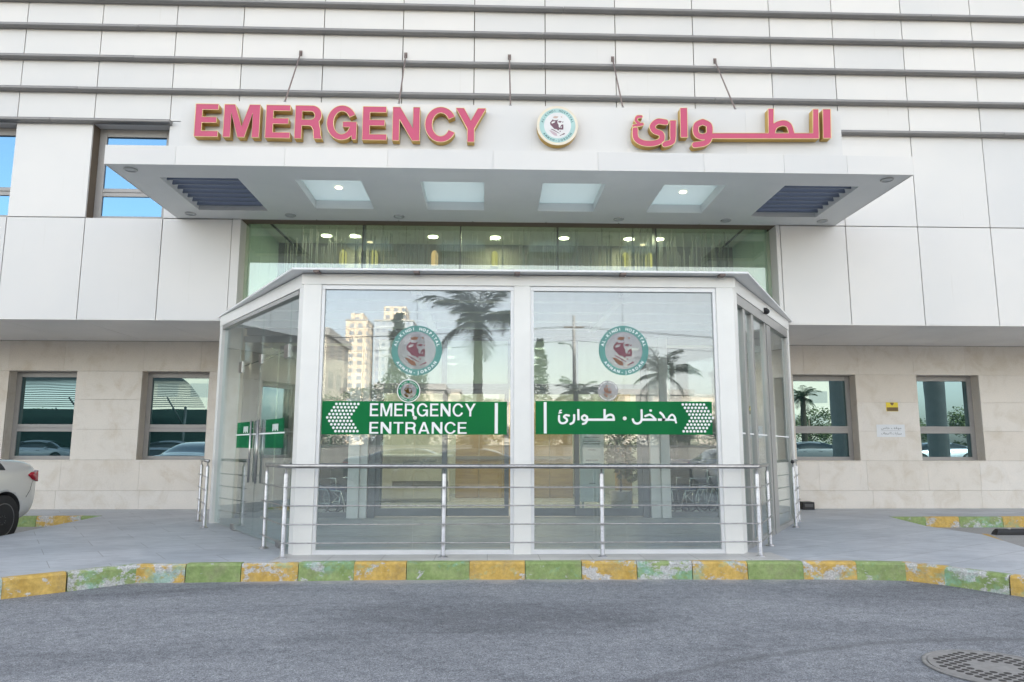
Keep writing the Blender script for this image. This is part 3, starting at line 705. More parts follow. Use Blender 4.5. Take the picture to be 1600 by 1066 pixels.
# lamps and wall glows in the double height lobby and the lobby behind
for x in (-2.85, -3.45, .13, 3.0, 3.65, 1.6, -1.2):
    g = MB(); g.lathe((x, 15.15, 5.735), [(.105, 0), (.105, .014)], 20); f = g.build('ceiling_lamp', M['warmdisc'], hosp)
for x, mt in ((-3.2, 'amber'), (-2.52, 'amber'), (.12, 'amber'), (-1.2, 'orange'), (3.02, 'amber'), (3.55, 'amber')):
    g = MB(); z = 5.27
    pts = [(-.07, 0), (.07, 0), (.07, .22)]+[(.07*math.cos(t), .22+.10*math.sin(t)) for t in np.linspace(.3, 2.84, 7)]+[(-.07, .22)]
    g.add([(x+p, 15.66, z+q) for p, q in pts]+[(x+p, 15.75, z+q) for p, q in pts], [tuple(range(len(pts))), tuple(range(2*len(pts)-1, len(pts)-1, -1))]+[(i, len(pts)+i, len(pts)+(i+1) % len(pts), (i+1) % len(pts)) for i in range(len(pts))])
    g.build('wall_glow', M[mt], hosp)  # emissive arch stands in for a spot lamp's light scallop on the bulkhead
for x in (-6, -3.2, -1.0, 1.2, 3.4, 6.2):
    for y in (16.9, 18.6, 20.2):
        g = MB(); g.lathe((x, y, 3.585), [(.13, 0), (.13, .014)], 16); g.build('ceiling_lamp', M['warmdisc'], hosp)
def lamp_light(x, y, z, watts, parent=hosp):
    d = bpy.data.lights.new('lamp_light', 'AREA'); d.shape = 'DISK'; d.size = .26; d.energy = watts; d.color = (1, .85, .62)
    o = bpy.data.objects.new('lamp_light', d); COL.objects.link(o); o.parent = parent; o.location = (x-hosp.location.x, y-hosp.location.y, z-hosp.location.z)
for x in (-2.85, .13, 3.0): lamp_light(x, 15.15, 5.72, 6)
for x in (-3.2, -1.0, 1.2, 3.4):
    for y in (16.9, 18.6): lamp_light(x, y, 3.57, 9)
for x, s in ((-4.35, 1), (5.15, -1)):
    g = MB(); g.tube([(x, 13.9, 5.7), (x+s*1.9, 14.6, 4.0)], .022, 8); g.build('brace_rod', M['darkalu'], hosp)
g = MB(); rr = random.Random(3)
for i in range(420):
    x = rr.uniform(-4.0, 4.9)
    if rr.random() < .25: continue
    z1 = rr.uniform(5.05, 5.65); z0 = rr.uniform(3.8, 4.6); w = rr.uniform(.0015, .004)
    g.box((x, 14.0+rr.uniform(-.03, .03), z0), (x+w, 14.06, z1))
tag(g.build('string_curtain', M['string']), 'pale hanging string curtain behind the upper lobby glass', 'curtain', kind='stuff')

# ---- glass wall and sliding doors at the back of the porch
YD = 14.1
g = MB(); g.box((-2.25, YD-.03, 2.42), (3.08, YD+.07, 2.52)); g.box((-2.25, YD-.03, 3.36), (3.08, YD+.07, 3.419)); g.box((-2.25, YD-.03, 0), (-2.12, YD+.07, 3.36)); g.box((2.95, YD-.03, 0), (3.08, YD+.07, 3.36))
g.box((-4.70, YD-.03, 0), (-2.62, YD+.05, .10)); g.box((3.46, YD-.03, 0), (5.45, YD+.05, .10)); g.box((-4.70, YD-.03, 3.3), (-2.62, YD+.05, 3.419)); g.box((3.46, YD-.03, 3.3), (5.45, YD+.05, 3.419))
for x in (-.85, .43, 1.69): g.box((x-.055, YD-.02, 2.521), (x+.055, YD+.06, 3.359))
g.build('door_frame', M['doorgrey'], hosp, bevel=.004)
for a, b in ((-2.12, -.86), (-.84, .42), (.44, 1.68), (1.70, 2.95)):
    g = MB(); g.box((a, YD+.01, 2.52), (b, YD+.025, 3.36)); g.build('frosted_transom', M['frosted'], hosp)
for a, b, y in ((-2.12, -.79, 0), (-.86, .40, .06), (.48, 1.74, .06), (1.66, 2.95, 0)):
    g = MB(); y0 = YD+y; w = .085
    g.box((a, y0, .02), (a+w, y0+.045, 2.42)); g.box((b-w, y0, .02), (b, y0+.045, 2.42)); g.box((a+w, y0, .02), (b-w, y0+.045, .17)); g.box((a+w, y0, 2.33), (b-w, y0+.045, 2.42))
    d = g.build('sliding_door', M['doorgrey'], hosp, bevel=.003)
    g = MB(); g.box((a+w, y0+.015, .17), (b-w, y0+.027, 2.33)); g.build('pane', M['clear'], d)
for a, b in ((-4.70, -2.62), (3.46, 5.45)):
    g = MB(); g.box((a, YD, .10), (b, YD+.014, 3.3)); g.build('side_glass', M['clear'], hosp)
for a, b, c, d in ((-2.61, -2.40, -2.395, -2.26), (3.28, 3.45, 3.09, 3.275)):
    g = MB(); g.box((a, 13.92, 0), (b, 14.2, 3.419)); g.box((c, 13.98, 0), (d, 14.18, 3.419)); g.build('white_column', M['white'], hosp, bevel=.006)

# ================================================================== CANOPY
can = thing('entrance_canopy', (.4, 10.65, 5.5), 'white flat entrance canopy with lit soffit recesses and louvres, hung over the porch', 'canopy')
CX0, CX1, CY0, CY1, CZ0, CZ1 = -5.78, 6.58, 10.65, 13.27, 5.505, 5.80
LV = [(-5.2, -3.98, 11.2, 12.8), (4.78, 6.0, 11.2, 12.8)]
RC = [(-3.09, -2.05), (-1.11, -.09), (.86, 1.87), (2.82, 3.83)]
RY0, RY1 = 11.23, 12.63
g = MB()
holes = [(a, b, c, d) for a, b, c, d in LV]+[(a, b, RY0, RY1) for a, b in RC]
ys = [CY0+.012, 11.2, 11.23, 12.63, 12.8, CY1]; xs = sorted({CX0+.012, CX1-.012}|{q for h in holes for q in h[:2]})
for xa, xb in zip(xs[:-1], xs[1:]):
    h = [q for q in holes if q[0] <= xa+1e-6 and q[1] >= xb-1e-6]
    segs = [(CY0+.012, CY1)] if not h else [(CY0+.012, h[0][2]), (h[0][3], CY1)]
    for ya, yb in segs: g.box((xa+.0005, ya, CZ0), (xb-.0005, yb, CZ1-.02))
g.build('soffit', M['soffit'], can)
g = MB()   # fascia in lengths
fx = [CX0, -4.73, -3.1, -1.55, .05, 1.66, 3.3, 4.55, 5.54, CX1]
for a, b in zip(fx[:-1], fx[1:]): g.box((a+.0015, CY0-.004, CZ0-.006), (b-.0015, CY0+.011, CZ1))
for a, b in ((CX0-.0, CX0+.011), (CX1-.011, CX1)): g.box((a, CY0+.012, CZ0-.006), (b, CY1, CZ1))
g.build('fascia', M['clad'], can, bevel=.002)
g = MB()
for xa, xb in zip(xs[:-1], xs[1:]):
    h = [q for q in holes if q[0] <= xa+1e-6 and q[1] >= xb-1e-6]
    segs = [(CY0+.015, CY1)] if not h else [(CY0+.015, h[0][2]), (h[0][3], CY1)]
    for ya, yb in segs: g.box((xa, ya, CZ1-.019), (xb, yb, CZ1-.002))
g.build('roof_sheet', M['offwhite'], can)
for a, b in RC:
    g = MB(); g.box((a+.001, RY0+.001, CZ0+.15), (b-.001, RY1-.001, CZ0+.165)); g.build('skylight', M['skylight'], can)
for x in (-2.55, 3.32):
    g = MB(); g.lathe((x, 11.95, CZ0+.135), [(.06, 0), (.06, .014)], 20); g.build('lit_lamp', M['warm'], can)
for a, b, c, d in LV:
    g = MB()
    for i in range(8):
        y = c+.08+i*(d-c-.16)/7; z = 5.66
        g.hexa([(a+.003, y-.045, z-.095), (b-.003, y-.045, z-.095), (b-.003, y-.01, z-.095), (a+.003, y-.01, z-.095)], [(a+.003, y+.015, z+.085), (b-.003, y+.015, z+.085), (b-.003, y+.05, z+.085), (a+.003, y+.05, z+.085)])
    g.build('louvre', M['louvre'], can)
for x, y in ((-5.49, 10.87), (6.28, 10.87), (-5.43, 13.0), (-3.64, 13.03), (-1.66, 13.03), (2.40, 13.03), (4.41, 13.03), (6.22, 13.0)):
    g = MB(); g.torus((x, y, CZ0-.004), .085, .016, 'Z', 24, 8); d = g.build('downlight', M['lampring'], can)
    g = MB(); g.lathe((x, y, CZ0-.008), [(.07, .0), (.07, .006)], 20); g.build('lens', M['lampglass'], d)
BX0, BX1, BY, BZ1 = -4.74, 5.54, 10.76, 6.585
g = MB(); bx = [BX0, -3.3, -1.72, -.32, 1.08, 2.50, 4.02, BX1]
for a, b in zip(bx[:-1], bx[1:]): g.box((a+.0006, BY, CZ1+.008), (b-.0006, BY+.03, BZ1))
g.build('sign_board', M['clad'], can, bevel=.0008)
g = MB(); g.box((BX0, BY+.031, CZ1-.002), (BX1, BY+.12, BZ1)); g.build('board_backing', M['offwhite'], can)
for xa, xb in ((-3.20, -3.66), (-1.43, -1.64), (.32, .37), (2.10, 2.39), (3.90, 4.41)):
    a = Vector((xa, BY+.06, BZ1-.01)); b = Vector((xb, YF-.01, 8.82))
    g = MB(); g.tube([a, b], .013, 8); t = g.build('tie_rod', M['rust'], can)
    g = MB(); g.box((xb-.03, YF-.012, 8.77), (xb+.03, YF-.001, 8.88)); g.box((xb-.01, YF-.06, 8.79), (xb+.01, YF-.012, 8.85)); g.build('anchor_plate', M['rust'], t)
    d = (b-a).normalized(); g = MB(); g.tube([a, a+d*.13], .022, 8); g.build('clevis', M['railgrey'], t)

# ================================================================== LETTER SIGNS
SF, SD = BY-.135, .135
sign = thing('emergency_sign', (-2.0, BY, 6.0), 'raised pink EMERGENCY letters with gold sides on the white board', 'sign')
EM = [('E', 304.3, 341.3), ('M', 349.3, 405.8), ('E', 415, 454), ('R', 460.8, 504), ('G', 510.5, 557.5), ('E', 566.5, 604.5), ('N', 613.5, 656), ('C', 664, 710.5), ('Y', 712, 759.5)]
def letter_obj(mesh, mt, name, parent, face, sidem, trim=True):
    g = MB(); vs_ = [(mt @ v.co) for v in mesh.vertices]
    for p in mesh.polygons:
        nrm = (mt.to_3x3() @ p.normal)
        ys_ = [vs_[i].y for i in p.vertices]
        front = max(ys_)-min(ys_) < 1e-4 and sum(ys_)/len(ys_) < SF+SD/2
        g.add([vs_[i] for i in p.vertices], [tuple(range(len(p.vertices)))], 0 if front else 1)
    o = g.build(name, [face, sidem], parent)
    b = bmesh.new(); b.from_mesh(o.data); bmesh.ops.remove_doubles(b, verts=b.verts, dist=1e-5); bmesh.ops.recalc_face_normals(b, faces=b.faces); b.to_mesh(o.data); b.free()
    return o
def edge_trim(mesh, mt, parent, r=.006):
    "thin gold edging round the face of a letter"
    b = bmesh.new(); b.from_mesh(mesh); b.transform(mt); bmesh.ops.remove_doubles(b, verts=b.verts, dist=1e-5)
    ymin = min(v.co.y for v in b.verts); adj = {}
    for e in b.edges:
        if all(abs(v.co.y-ymin) < 1e-4 for v in e.verts) and any(abs(f.normal.y) < .5 for f in e.link_faces):
            for i in (0, 1): adj.setdefault(e.verts[i], []).append(e.verts[1-i])
    g = MB(); seen = set()
    for st in adj:
        if st in seen: continue
        lp = [st]; seen.add(st); cur = st
        while True:
            n = [v for v in adj[cur] if v not in seen]
            if not n: break
            cur = n[0]; seen.add(cur); lp.append(cur)
        g.tube([v.co.copy() for v in lp]+[lp[0].co.copy()], r, 5, cap=False)
    b.free()
    g.build('gold_edge', M['goldtrim'], parent)
for ch, pa, pb in EM:
    t = (pa-304)/(760-304); zt = at(pa, 162.2+7.3*t, SF).z; zb = at(pa, 213.3+9.5*t, SF).z
    w_, lps = glyph(ch); xa, xb = at(pa, 190, SF).x, at(pb, 190, SF).x
    me = poly_mesh([[(xa+(xb-xa)*u/w_, zb+(zt-zb)*v) for u, v in lp] for lp in lps], .5); mt = standing(me, SF, SD)
    o = letter_obj(me, mt, 'letter', sign, M['pink'], M['gold']); edge_trim(me, mt, o)
asign = thing('arabic_emergency_sign', (3.7, BY, 6.0), 'raised pink Arabic letters with gold sides on the white board', 'sign')
AR = [
 [('P', [(1489, 66), (1529, 66), (1532, 212), (1492, 212)])],
 [('P', [(1440, 66), (1468, 66), (1472, 214), (938, 214), (938, 186), (1218, 186), (1216, 64), (1245, 64), (1245, 186), (1440, 186)]), ('S', [(1236, 190), (1250, 152), (1290, 136), (1322, 150), (1336, 200)], 29), ('S', [(889, 130), (922, 148), (922, 188), (889, 205), (858, 190), (858, 147), (889, 130)], 30), ('S', [(922, 160), (922, 212), (900, 236), (850, 245)], 30)],
 [('P', [(776, 60), (812, 60), (815, 208), (779, 208)])],
 [('P', [(725, 122), (757, 122), (757, 205), (725, 205)]), ('S', [(741, 195), (737, 228), (700, 242)], 29)],
 [('S', [(704, 132), (664, 128), (638, 152), (650, 176), (682, 190), (682, 222), (640, 238), (590, 235), (556, 212), (552, 168)], 29)],
 [('S', [(582, 104), (562, 106), (556, 124), (570, 136)], 16), ('L', [(545, 150), (588, 142)], 16)],
]
for items in AR:
    loops = stroke_outlines(items)
    polys = [[(lambda q: (q.x, q.z+.0))(at(820+u/3.2, 150+v/3.2, SF)) for u, v in lp] for lp in loops]
    me = poly_mesh(polys, .5); mt = standing(me, SF, SD)
    o = letter_obj(me, mt, 'letter', asign, M['pink'], M['gold']); edge_trim(me, mt, o)

# round emblem
PORT = [('portrait', [[(430,420),(470,372),(492,398),(560,393),(602,378),(576,420),(582,470),(606,510),(610,560),(640,590),(650,545),(672,508),(716,495),(722,560),(716,626),(650,628),(620,622),(600,656),(560,620),(500,610),(460,560),(412,512),(402,460)], [(436,452),(470,425),(532,420),(510,458),(446,482)], [(655,575),(672,548),(690,546),(676,590)]]),
        ('portrait', [[(588,430),(640,410),(684,424),(652,456),(612,448)]]), ('portrait', [[(694,432),(720,418),(714,452),(698,452)]]), ('portrait', [[(425,612),(470,622),(625,716),(620,726),(460,640),(424,622)]]), ('portrait', [[(630,775),(690,742),(735,712),(756,728),(735,748),(690,760),(640,786)]]), ('portrait', [[(630,662),(655,658),(652,686),(630,684)]]),
        ('tan', [[(470,340),(490,305),(530,290),(604,300),(582,338),(545,350),(500,342)]]), ('tan', [[(655,305),(690,295),(688,330),(668,322)]]), ('mauve', [[(385,650),(430,650),(560,720),(572,785),(500,775),(440,720)]])]
def emblem(cx, cz, R, y, parent, mats, step=.002, depth=.003, ringtext=True, back=True):
    "teal ring with lettering round a bearded profile; y is the front plane, R the outer radius"
    s = -1 if depth > 0 else 1
    n = 64; ring = [[(cx+R*r*math.cos(a), cz+R*r*math.sin(a)) for a in np.linspace(0, 2*math.pi, n, endpoint=False)] for r in (1.0, .755)]
    def put(polys, name, mt, lay):
        me = poly_mesh(polys, .5); g = MB(); g.mesh(me, standing(me, y-lay*step, depth)); return g.build(name, mt, parent)
    put([ring[1]], 'roundel', mats['disc'], 0); put(ring, 'ring', mats['ring'], 0)
    k = R/425.0
    byname = {}
    for nm, polys in PORT: byname.setdefault(nm, []).append(polys)
    for nm, pl in byname.items():
        g = MB()
        for polys in pl:
            me = poly_mesh([[(cx+(u-580)*k, cz-(v-525)*k) for u, v in p] for p in polys], .5); g.mesh(me, standing(me, y-step, depth))
        g.build({'portrait': 'profile', 'tan': 'turban', 'mauve': 'robe'}[nm], mats[nm], parent)
    if ringtext:
        g = MB(); h = R*.16
        for word, top in (('AL-KINDI HOSPITAL', 1), ('AMMAN-JORDAN', 0)):
            spread = rad(150) if top else rad(112); m = len(word)
            for i, ch in enumerate(word):
                if ch == ' ': continue
                me = text_mesh(ch, .5, .03); t = (i/(m-1)-.5)*spread
                a = math.pi/2-t if top else -math.pi/2+t
                rr_ = R*.875-(h*.36 if top else -h*.36)
                rot = -t if top else t
                px, pz = cx+rr_*math.cos(a), cz+rr_*math.sin(a)
                mt = Matrix.Translation((px, y-step+depth*.5, pz)) @ Matrix.Rotation(-rot, 4, 'Y') @ Matrix(((h, 0, 0, 0), (0, 0, -depth, 0), (0, h, 0, 0), (0, 0, 0, 1)))
                g.mesh(me, mt)
        g.build('lettering', mats['text'], parent)
ep = at(871, 196.5, SF)
emb = thing('round_emblem_sign', (ep.x, BY, ep.z), 'round raised emblem sign with teal ring and bearded profile on the white board', 'sign')
g = MB(); R = .312
g.lathe((ep.x, SF, ep.z), [(R, 0), (R, SD)], 64, 0, 'Y'); g.build('drum', M['gold'], emb)
g = MB(); g.lathe((ep.x, SF-.004, ep.z), [(R*.985, 0), (R*.985, .003)], 64, 0, 'Y'); g.torus((ep.x, SF, ep.z), R, .007, 'Y', 64, 6); g.build('rim', M['cream'], emb)
emblem(ep.x, ep.z, R*.885, SF-.007, emb, dict(ring=M['teal'], disc=M['discwhite'], portrait=M['portrait'], tan=M['tan'], mauve=M['mauve'], text=M['darkteal']))

# ================================================================== GLASS PORCH
YP = 9.25
A_, B_, C_, D_ = Vector((-2.37, YP)), Vector((-4.85, 13.2)), Vector((3.185, YP)), Vector((5.555, 13.2))
por = thing('glass_porch', (.4, YP, 0), 'white framed glass entrance porch with flared sides and flat roof', 'porch')
hz = lambda y: (y-YP)*.0304
g = MB(); g.prism([(-2.37, YP), (-2.142, YP), (-2.142, YP+.12), (-2.30, YP+.21), (-2.45, YP+.13)][:4]+[(-2.46, YP+.14)], 0, 3.37); g.build('post', M['white'], por, bevel=.006)
g = MB(); g.prism([(2.958, YP), (3.185, YP), (3.28, YP+.14), (3.12, YP+.21), (2.958, YP+.12)], 0, 3.37); g.build('post', M['white'], por, bevel=.006)
g = MB(); g.box((.323, YP, 0), (.538, YP+.14, 3.37)); g.build('post', M['white'], por, bevel=.006)
def frame_pt(A, B, s, off=0, right=False):
    d = (B-A); u = d.normalized(); n = Vector((-u.y, u.x)) if not right else Vector((u.y, -u.x))
    # n points outwards
    return A+d*s+n*off
def side_box(mb, A, B, s0, s1, o0, o1, z0, z1, right, z0b=None, z1b=None, mi=0):
    p = [frame_pt(A, B, s0, o0, right), frame_pt(A, B, s1, o0, right), frame_pt(A, B, s1, o1, right), frame_pt(A, B, s0, o1, right)]
    zb = [z0, z0b if z0b is not None else z0, z0b if z0b is not None else z0, z0]; zt = [z1, z1b if z1b is not None else z1, z1b if z1b is not None else z1, z1]
    mb.hexa([(q.x, q.y, z) for q, z in zip(p, zb)], [(q.x, q.y, z) for q, z in zip(p, zt)], mi)
for A, B, rt in ((A_, B_, False), (C_, D_, True)):
    g = MB(); side_box(g, A, B, .965, .999, -.15, .0, 0, 3.45, rt); g.build('post', M['white'], por, bevel=.005)
g = MB(); g.box((-2.40, YP-.006, 3.37), (3.215, YP+.16, 3.51)); g.build('header_beam', M['white'], por, bevel=.005)
for A, B, rt in ((A_, B_, False), (C_, D_, True)):
    g = MB(); side_box(g, A, B, .012, 1.0, -.15, .006, 3.335, 3.512, rt, 3.455, 3.632); g.build('header_beam', M['white'], por, bevel=.005)
    g = MB(); side_box(g, A, B, .05, .965, -.12, -.005, 3.275 if not rt else 3.20, 3.333, rt, 3.39 if not rt else 3.30, 3.45); g.build('door_track', M['alu'], por, bevel=.003)
rf = [(-2.47, 9.05), (3.32, 9.05), (5.66, 13.27), (-4.92, 13.27)]
g = MB(); g.hexa([(x, y, 3.514+hz(max(y, YP))) for x, y in rf], [(x, y, 3.545+hz(y)) for x, y in rf]); g.hexa([(x, y, 3.515+hz(y)) for x, y in ((GL+.02, 13.272), (GR-.02, 13.272), (GR-.02, YG-.035), (GL+.02, YG-.035))], [(x, y, 3.546+hz(y)) for x, y in ((GL+.02, 13.272), (GR-.02, 13.272), (GR-.02, YG-.035), (GL+.02, YG-.035))])
g.build('roof', M['offwhite'], por, bevel=.002)
g = MB()
for y in (10.1, 11.1, 12.1, 13.0):
    s = (y-YP)/3.95; xa = -2.37-2.48*s+.2; xb = 3.185+2.37*s-.2
    g.box((xa, y, 3.32+hz(y)), (xb, y+.16, 3.513+hz(y)))
for x in (-1.0, .43, 1.9): g.box((x-.06, YP+.17, 3.40), (x+.06, 13.2, 3.512))
g.build('ceiling_beam', M['offwhite'], por)
for x in (-2.18, -.92, .36, 1.72, 3.0):
    g = MB(); g.box((x-.035, 9.06, 3.49), (x+.035, 9.20, 3.513)); g.build('gutter_bracket', M['rust'], por)
for xa, xb in ((-2.142, .323), (.538, 2.958)):
    g = MB(); y0, y1 = YP+.02, YP+.09
    g.box((xa, y0, 0), (xb, y1, .055)); g.box((xa, y0, 3.312), (xb, y1, 3.37)); g.box((xa, y0, .055), (xa+.042, y1, 3.312)); g.box((xb-.042, y0, .055), (xb, y1, 3.312))
    fr = g.build('pane_frame', M['offwhite'], por, bevel=.004)
    xm = (xa+xb)/2-.012
    for a, b in ((xa+.042, xm-.002), (xm+.002, xb-.042)):
        g = MB(); g.box((a, YP+.05, .055), (b, YP+.062, 3.312)); g.build('glass_pane', M['clearfront'], fr)
    g = MB(); g.lathe((xm+.0, YP+.025, 1.67), [(.024, .0244), (.024, .010), (.018, .006)], 24, 0, 'Y'); g.build('clamp_button', M['white'], fr)
# left: frameless glass doors
def pane(s0, s1, z0, z1, A, B, rt, nm='side_pane', parent=por, z1b=None):
    g = MB(); side_box(g, A, B, s0, s1, -.066, -.054, z0, z1, rt, z0, z1b); return g.build(nm, M['clear'], parent)
pane(.045, .142, .03, 3.285, A_, B_, False, z1b=3.295); pane(.712, .962, .03, 3.36, A_, B_, False, z1b=3.385)
pane(.145, .43, 2.60, 3.295, A_, B_, False, z1b=3.325); pane(.433, .709, 2.60, 3.325, A_, B_, False, z1b=3.355)
for s0, s1, hs in ((.145, .442, .405), (.446, .709, .49)):
    d = pane(s0, s1, .03, 2.585, A_, B_, False, 'glass_door')
    for off in (-.02, -.10):
        p = frame_pt(A_, B_, hs, off); g = MB(); g.tube([(p.x, p.y, .78), (p.x, p.y, 1.70)], .016, 10)
        for z in (.9, 1.58):
            q = frame_pt(A_, B_, hs, -.06); g.tube([(p.x, p.y, z), (q.x, q.y, z)], .009, 8)
        g.build('handle', M['steel'], d)
    piv = s0 if s0 < .2 else s1
    for z0, z1 in ((.012, .10), (2.50, 2.68)):
        g = MB(); sa = (piv, piv+.04) if piv == s0 else (piv-.04, piv); side_box(g, A_, B_, sa[0], sa[1], -.08, -.04, z0, z1, False); g.build('patch_fitting', M['steel'], d, bevel=.003)
    g = MB(); side_box(g, A_, B_, s0+.006, s1-.006, -.052, -.051, 1.485, 1.505, False); g.build('safety_stripe', M['whitevinyl'], d)
g = MB(); side_box(g, A_, B_, .425, .455, -.08, -.04, 2.54, 2.68, False); g.build('patch_fitting', M['steel'], por, bevel=.003)
# right: automatic sliding doors
for s0, s1, z1, z1b in ((.145, .172, 3.21, 3.215), (.268, .297, 3.225, 3.23), (.488, .508, 3.245, 3.25), (.53, .60, 3.25, 3.26), (.045, .06, 3.2, 3.2), (.945, .962, 3.29, 3.30)):
    g = MB(); side_box(g, C_, D_, s0, s1, -.10, -.02, 0.0, z1, True, 0.0, z1b); g.build('door_stile', M['alu'], por, bevel=.003)
for s0, s1, z1, z1b, o in ((.06, .145, 3.2, 3.21, 0), (.172, .268, 3.21, 3.22, 0), (.297, .488, 3.22, 3.24, 0), (.60, .945, 3.26, 3.29, 0)):
    g = MB(); side_box(g, C_, D_, s0, s1, -.066, -.054, .07, z1, True, .07, z1b); pn = g.build('side_pane', M['clear'], por)
    g = MB(); side_box(g, C_, D_, s0, s1, -.09, -.03, .0, .07, True); g.build('bottom_rail', M['alu'], pn)
    g = MB(); side_box(g, C_, D_, s0+.005, s1-.005, -.052, -.051, 1.485, 1.505, True); g.build('safety_stripe', M['whitevinyl'], pn)
sp = frame_pt(C_, D_, .47, .035, True); g = MB(); g.ball((sp.x, sp.y, 3.41), (.05, .06, .045)); g.box((sp.x-.05, sp.y-.05, 3.42), (sp.x+.0, sp.y+.05, 3.46)); g.build('motion_sensor', M['black'], por)

# ---- window films (on the panes)
YB = YP+.0475
def film_sheet(x0, x1, z0, z1, y=YB, t=.0015):
    g = MB(); g.box((x0, y, z0), (x1, y+t, z1)); return g
ds = thing('entrance_decal', (-.9, YB, 1.46), 'green window strip reading EMERGENCY ENTRANCE with a dotted arrow pointing left', 'window sticker')
film_sheet(-2.09, .238, 1.462, 1.878).build('green_strip', M['greenfilm'], ds)
g = MB()
for wd, x0, x1, z0, z1 in (('EMERGENCY', -1.49, -.158, 1.690, 1.852), ('ENTRANCE', -1.49, -.27, 1.472, 1.618)):
    me = poly_mesh(glyph_line(wd, x0, x1, z0, z1, .165, .135, .17), .5); g.mesh(me, standing(me, YB-.002, .0016))
g.build('lettering', M['whitevinyl'], ds)
film_sheet(.083, .123, 1.475, 1.862, YB-.002, .0016).build('white_bar', M['whitevinyl'], ds)
def dot_arrow(x_tip, zc, sgn, parent):
    g = MB(); rows = 9; pitch = .0435
    for r in range(rows):
        q = abs(r-4); xs0 = x_tip-sgn*(q*pitch*.62)
        for c in range(7):
            g.lathe((xs0-sgn*c*pitch*1.05, YB-.002, zc+(r-4)*pitch*.98), [(.0165, 0), (.0165, .0016)], 12, 0, 'Y')
    g.build('dotted_arrow', M['whitevinyl'], parent)
dot_arrow(-2.02, 1.672, -1, ds)
da = thing('arabic_entrance_decal', (1.75, YB, 1.46), 'green window strip with white Arabic words and a dotted arrow pointing right', 'window sticker')
film_sheet(.60, 2.862, 1.468, 1.888).build('green_strip', M['greenfilm'], da)
film_sheet(.705, .742, 1.478, 1.876, YB-.002, .0016).build('white_bar', M['whitevinyl'], da)
dot_arrow(2.87, 1.680, 1, da)
AD = [
 [('S', [(280, 226), (252, 222), (236, 238), (258, 256), (262, 274), (240, 292), (210, 292), (192, 270), (192, 228)], 19), ('S', [(212, 178), (200, 180), (197, 190), (205, 196)], 10), ('L', [(190, 204), (214, 199)], 10)],
 [('S', [(326, 222), (326, 262), (316, 288), (294, 300)], 20)],
 [('P', [(353, 168), (373, 168), (375, 268), (355, 268)])],
 [('S', [(418, 222), (440, 236), (440, 256), (418, 268), (398, 256), (398, 236), (418, 222)], 19), ('S', [(440, 244), (438, 276), (424, 294), (404, 300)], 19), ('P', [(440, 252), (690, 252), (690, 273), (440, 273)]), ('P', [(588, 168), (608, 168), (608, 268), (588, 268)]), ('S', [(600, 258), (618, 230), (650, 218), (674, 230), (680, 262)], 20)],
 [('S', [(928, 178), (929, 255), (918, 284), (890, 297), (862, 286), (850, 260)], 20), ('P', [(920, 252), (1062, 252), (1062, 273), (920, 273)]), ('S', [(962, 230), (1000, 218), (1030, 236), (1052, 262)], 19)],
 [('L', [(1008, 180), (1010, 181)], 22)],
 [('S', [(1096, 200), (1118, 222), (1131, 248), (1130, 262)], 20), ('P', [(1074, 252), (1135, 252), (1135, 273), (1074, 273)])],
 [('P', [(1110, 252), (1175, 252), (1175, 273), (1110, 273)]), ('S', [(1166, 262), (1176, 236), (1200, 218), (1222, 236), (1228, 264), (1200, 264), (1166, 262)], 17), ('S', [(1224, 250), (1236, 288)], 17)],
]
g = MB()
for items in AD:
    polys = [[(lambda q: (q.x, q.z))(at(840+u/5.714, 610+v/5.714, YB)) for u, v in lp] for lp in stroke_outlines(items, 1.5)]
    me = poly_mesh(polys, .5); g.mesh(me, standing(me, YB-.002, .0016))
g.build('lettering', M['whitevinyl'], da)
FM = dict(ring=M['tealfilm'], disc=M['whitefilm'], portrait=M['plumfilm'], tan=M['tanfilm'], mauve=M['tanfilm'], text=M['whitevinyl'])
e1 = thing('emblem_decal', (-.918, YB, 2.53), 'large teal ring emblem sticker with bearded profile, above the EMERGENCY ENTRANCE strip', 'window sticker', 'round emblem stickers on the porch glass')
emblem(-.918, 2.528, .322, YB-.0005, e1, FM, .0012, .001)
e2 = thing('emblem_decal', (1.742, YB, 2.54), 'large teal ring emblem sticker with bearded profile, above the Arabic strip', 'window sticker', 'round emblem stickers on the porch glass')
emblem(1.742, 2.544, .322, YB-.0005, e2, FM, .0012, .001)
SM = dict(ring=M['greenring'], disc=M['whitefilm'], portrait=M['brownfilm'], tan=M['tanfilm'], mauve=M['brownfilm'], text=M['whitevinyl'])
c3 = at(638.5, 611, YB); c4 = at(950, 611, YB)
e3 = thing('emblem_decal', c3, 'small green ring emblem sticker just above the EMERGENCY ENTRANCE strip', 'window sticker', 'round emblem stickers on the porch glass')
emblem(c3.x, c3.z, .132, YB-.0005, e3, SM, .0012, .001)
g = MB(); g.torus((c3.x, YB, c3.z), .142, .006, 'Y', 40, 6); g.build('white_edge', M['whitevinyl'], e3)
e4 = thing('emblem_decal', c4, 'small pale emblem sticker just above the Arabic strip', 'window sticker', 'round emblem stickers on the porch glass')
SM2 = dict(SM); SM2['ring'] = M['whitefilm']; SM2['portrait'] = M['tanfilm']; SM2['mauve'] = M['tanfilm']
emblem(c4.x, c4.z, .132, YB-.0005, e4, SM2, .0012, .001)
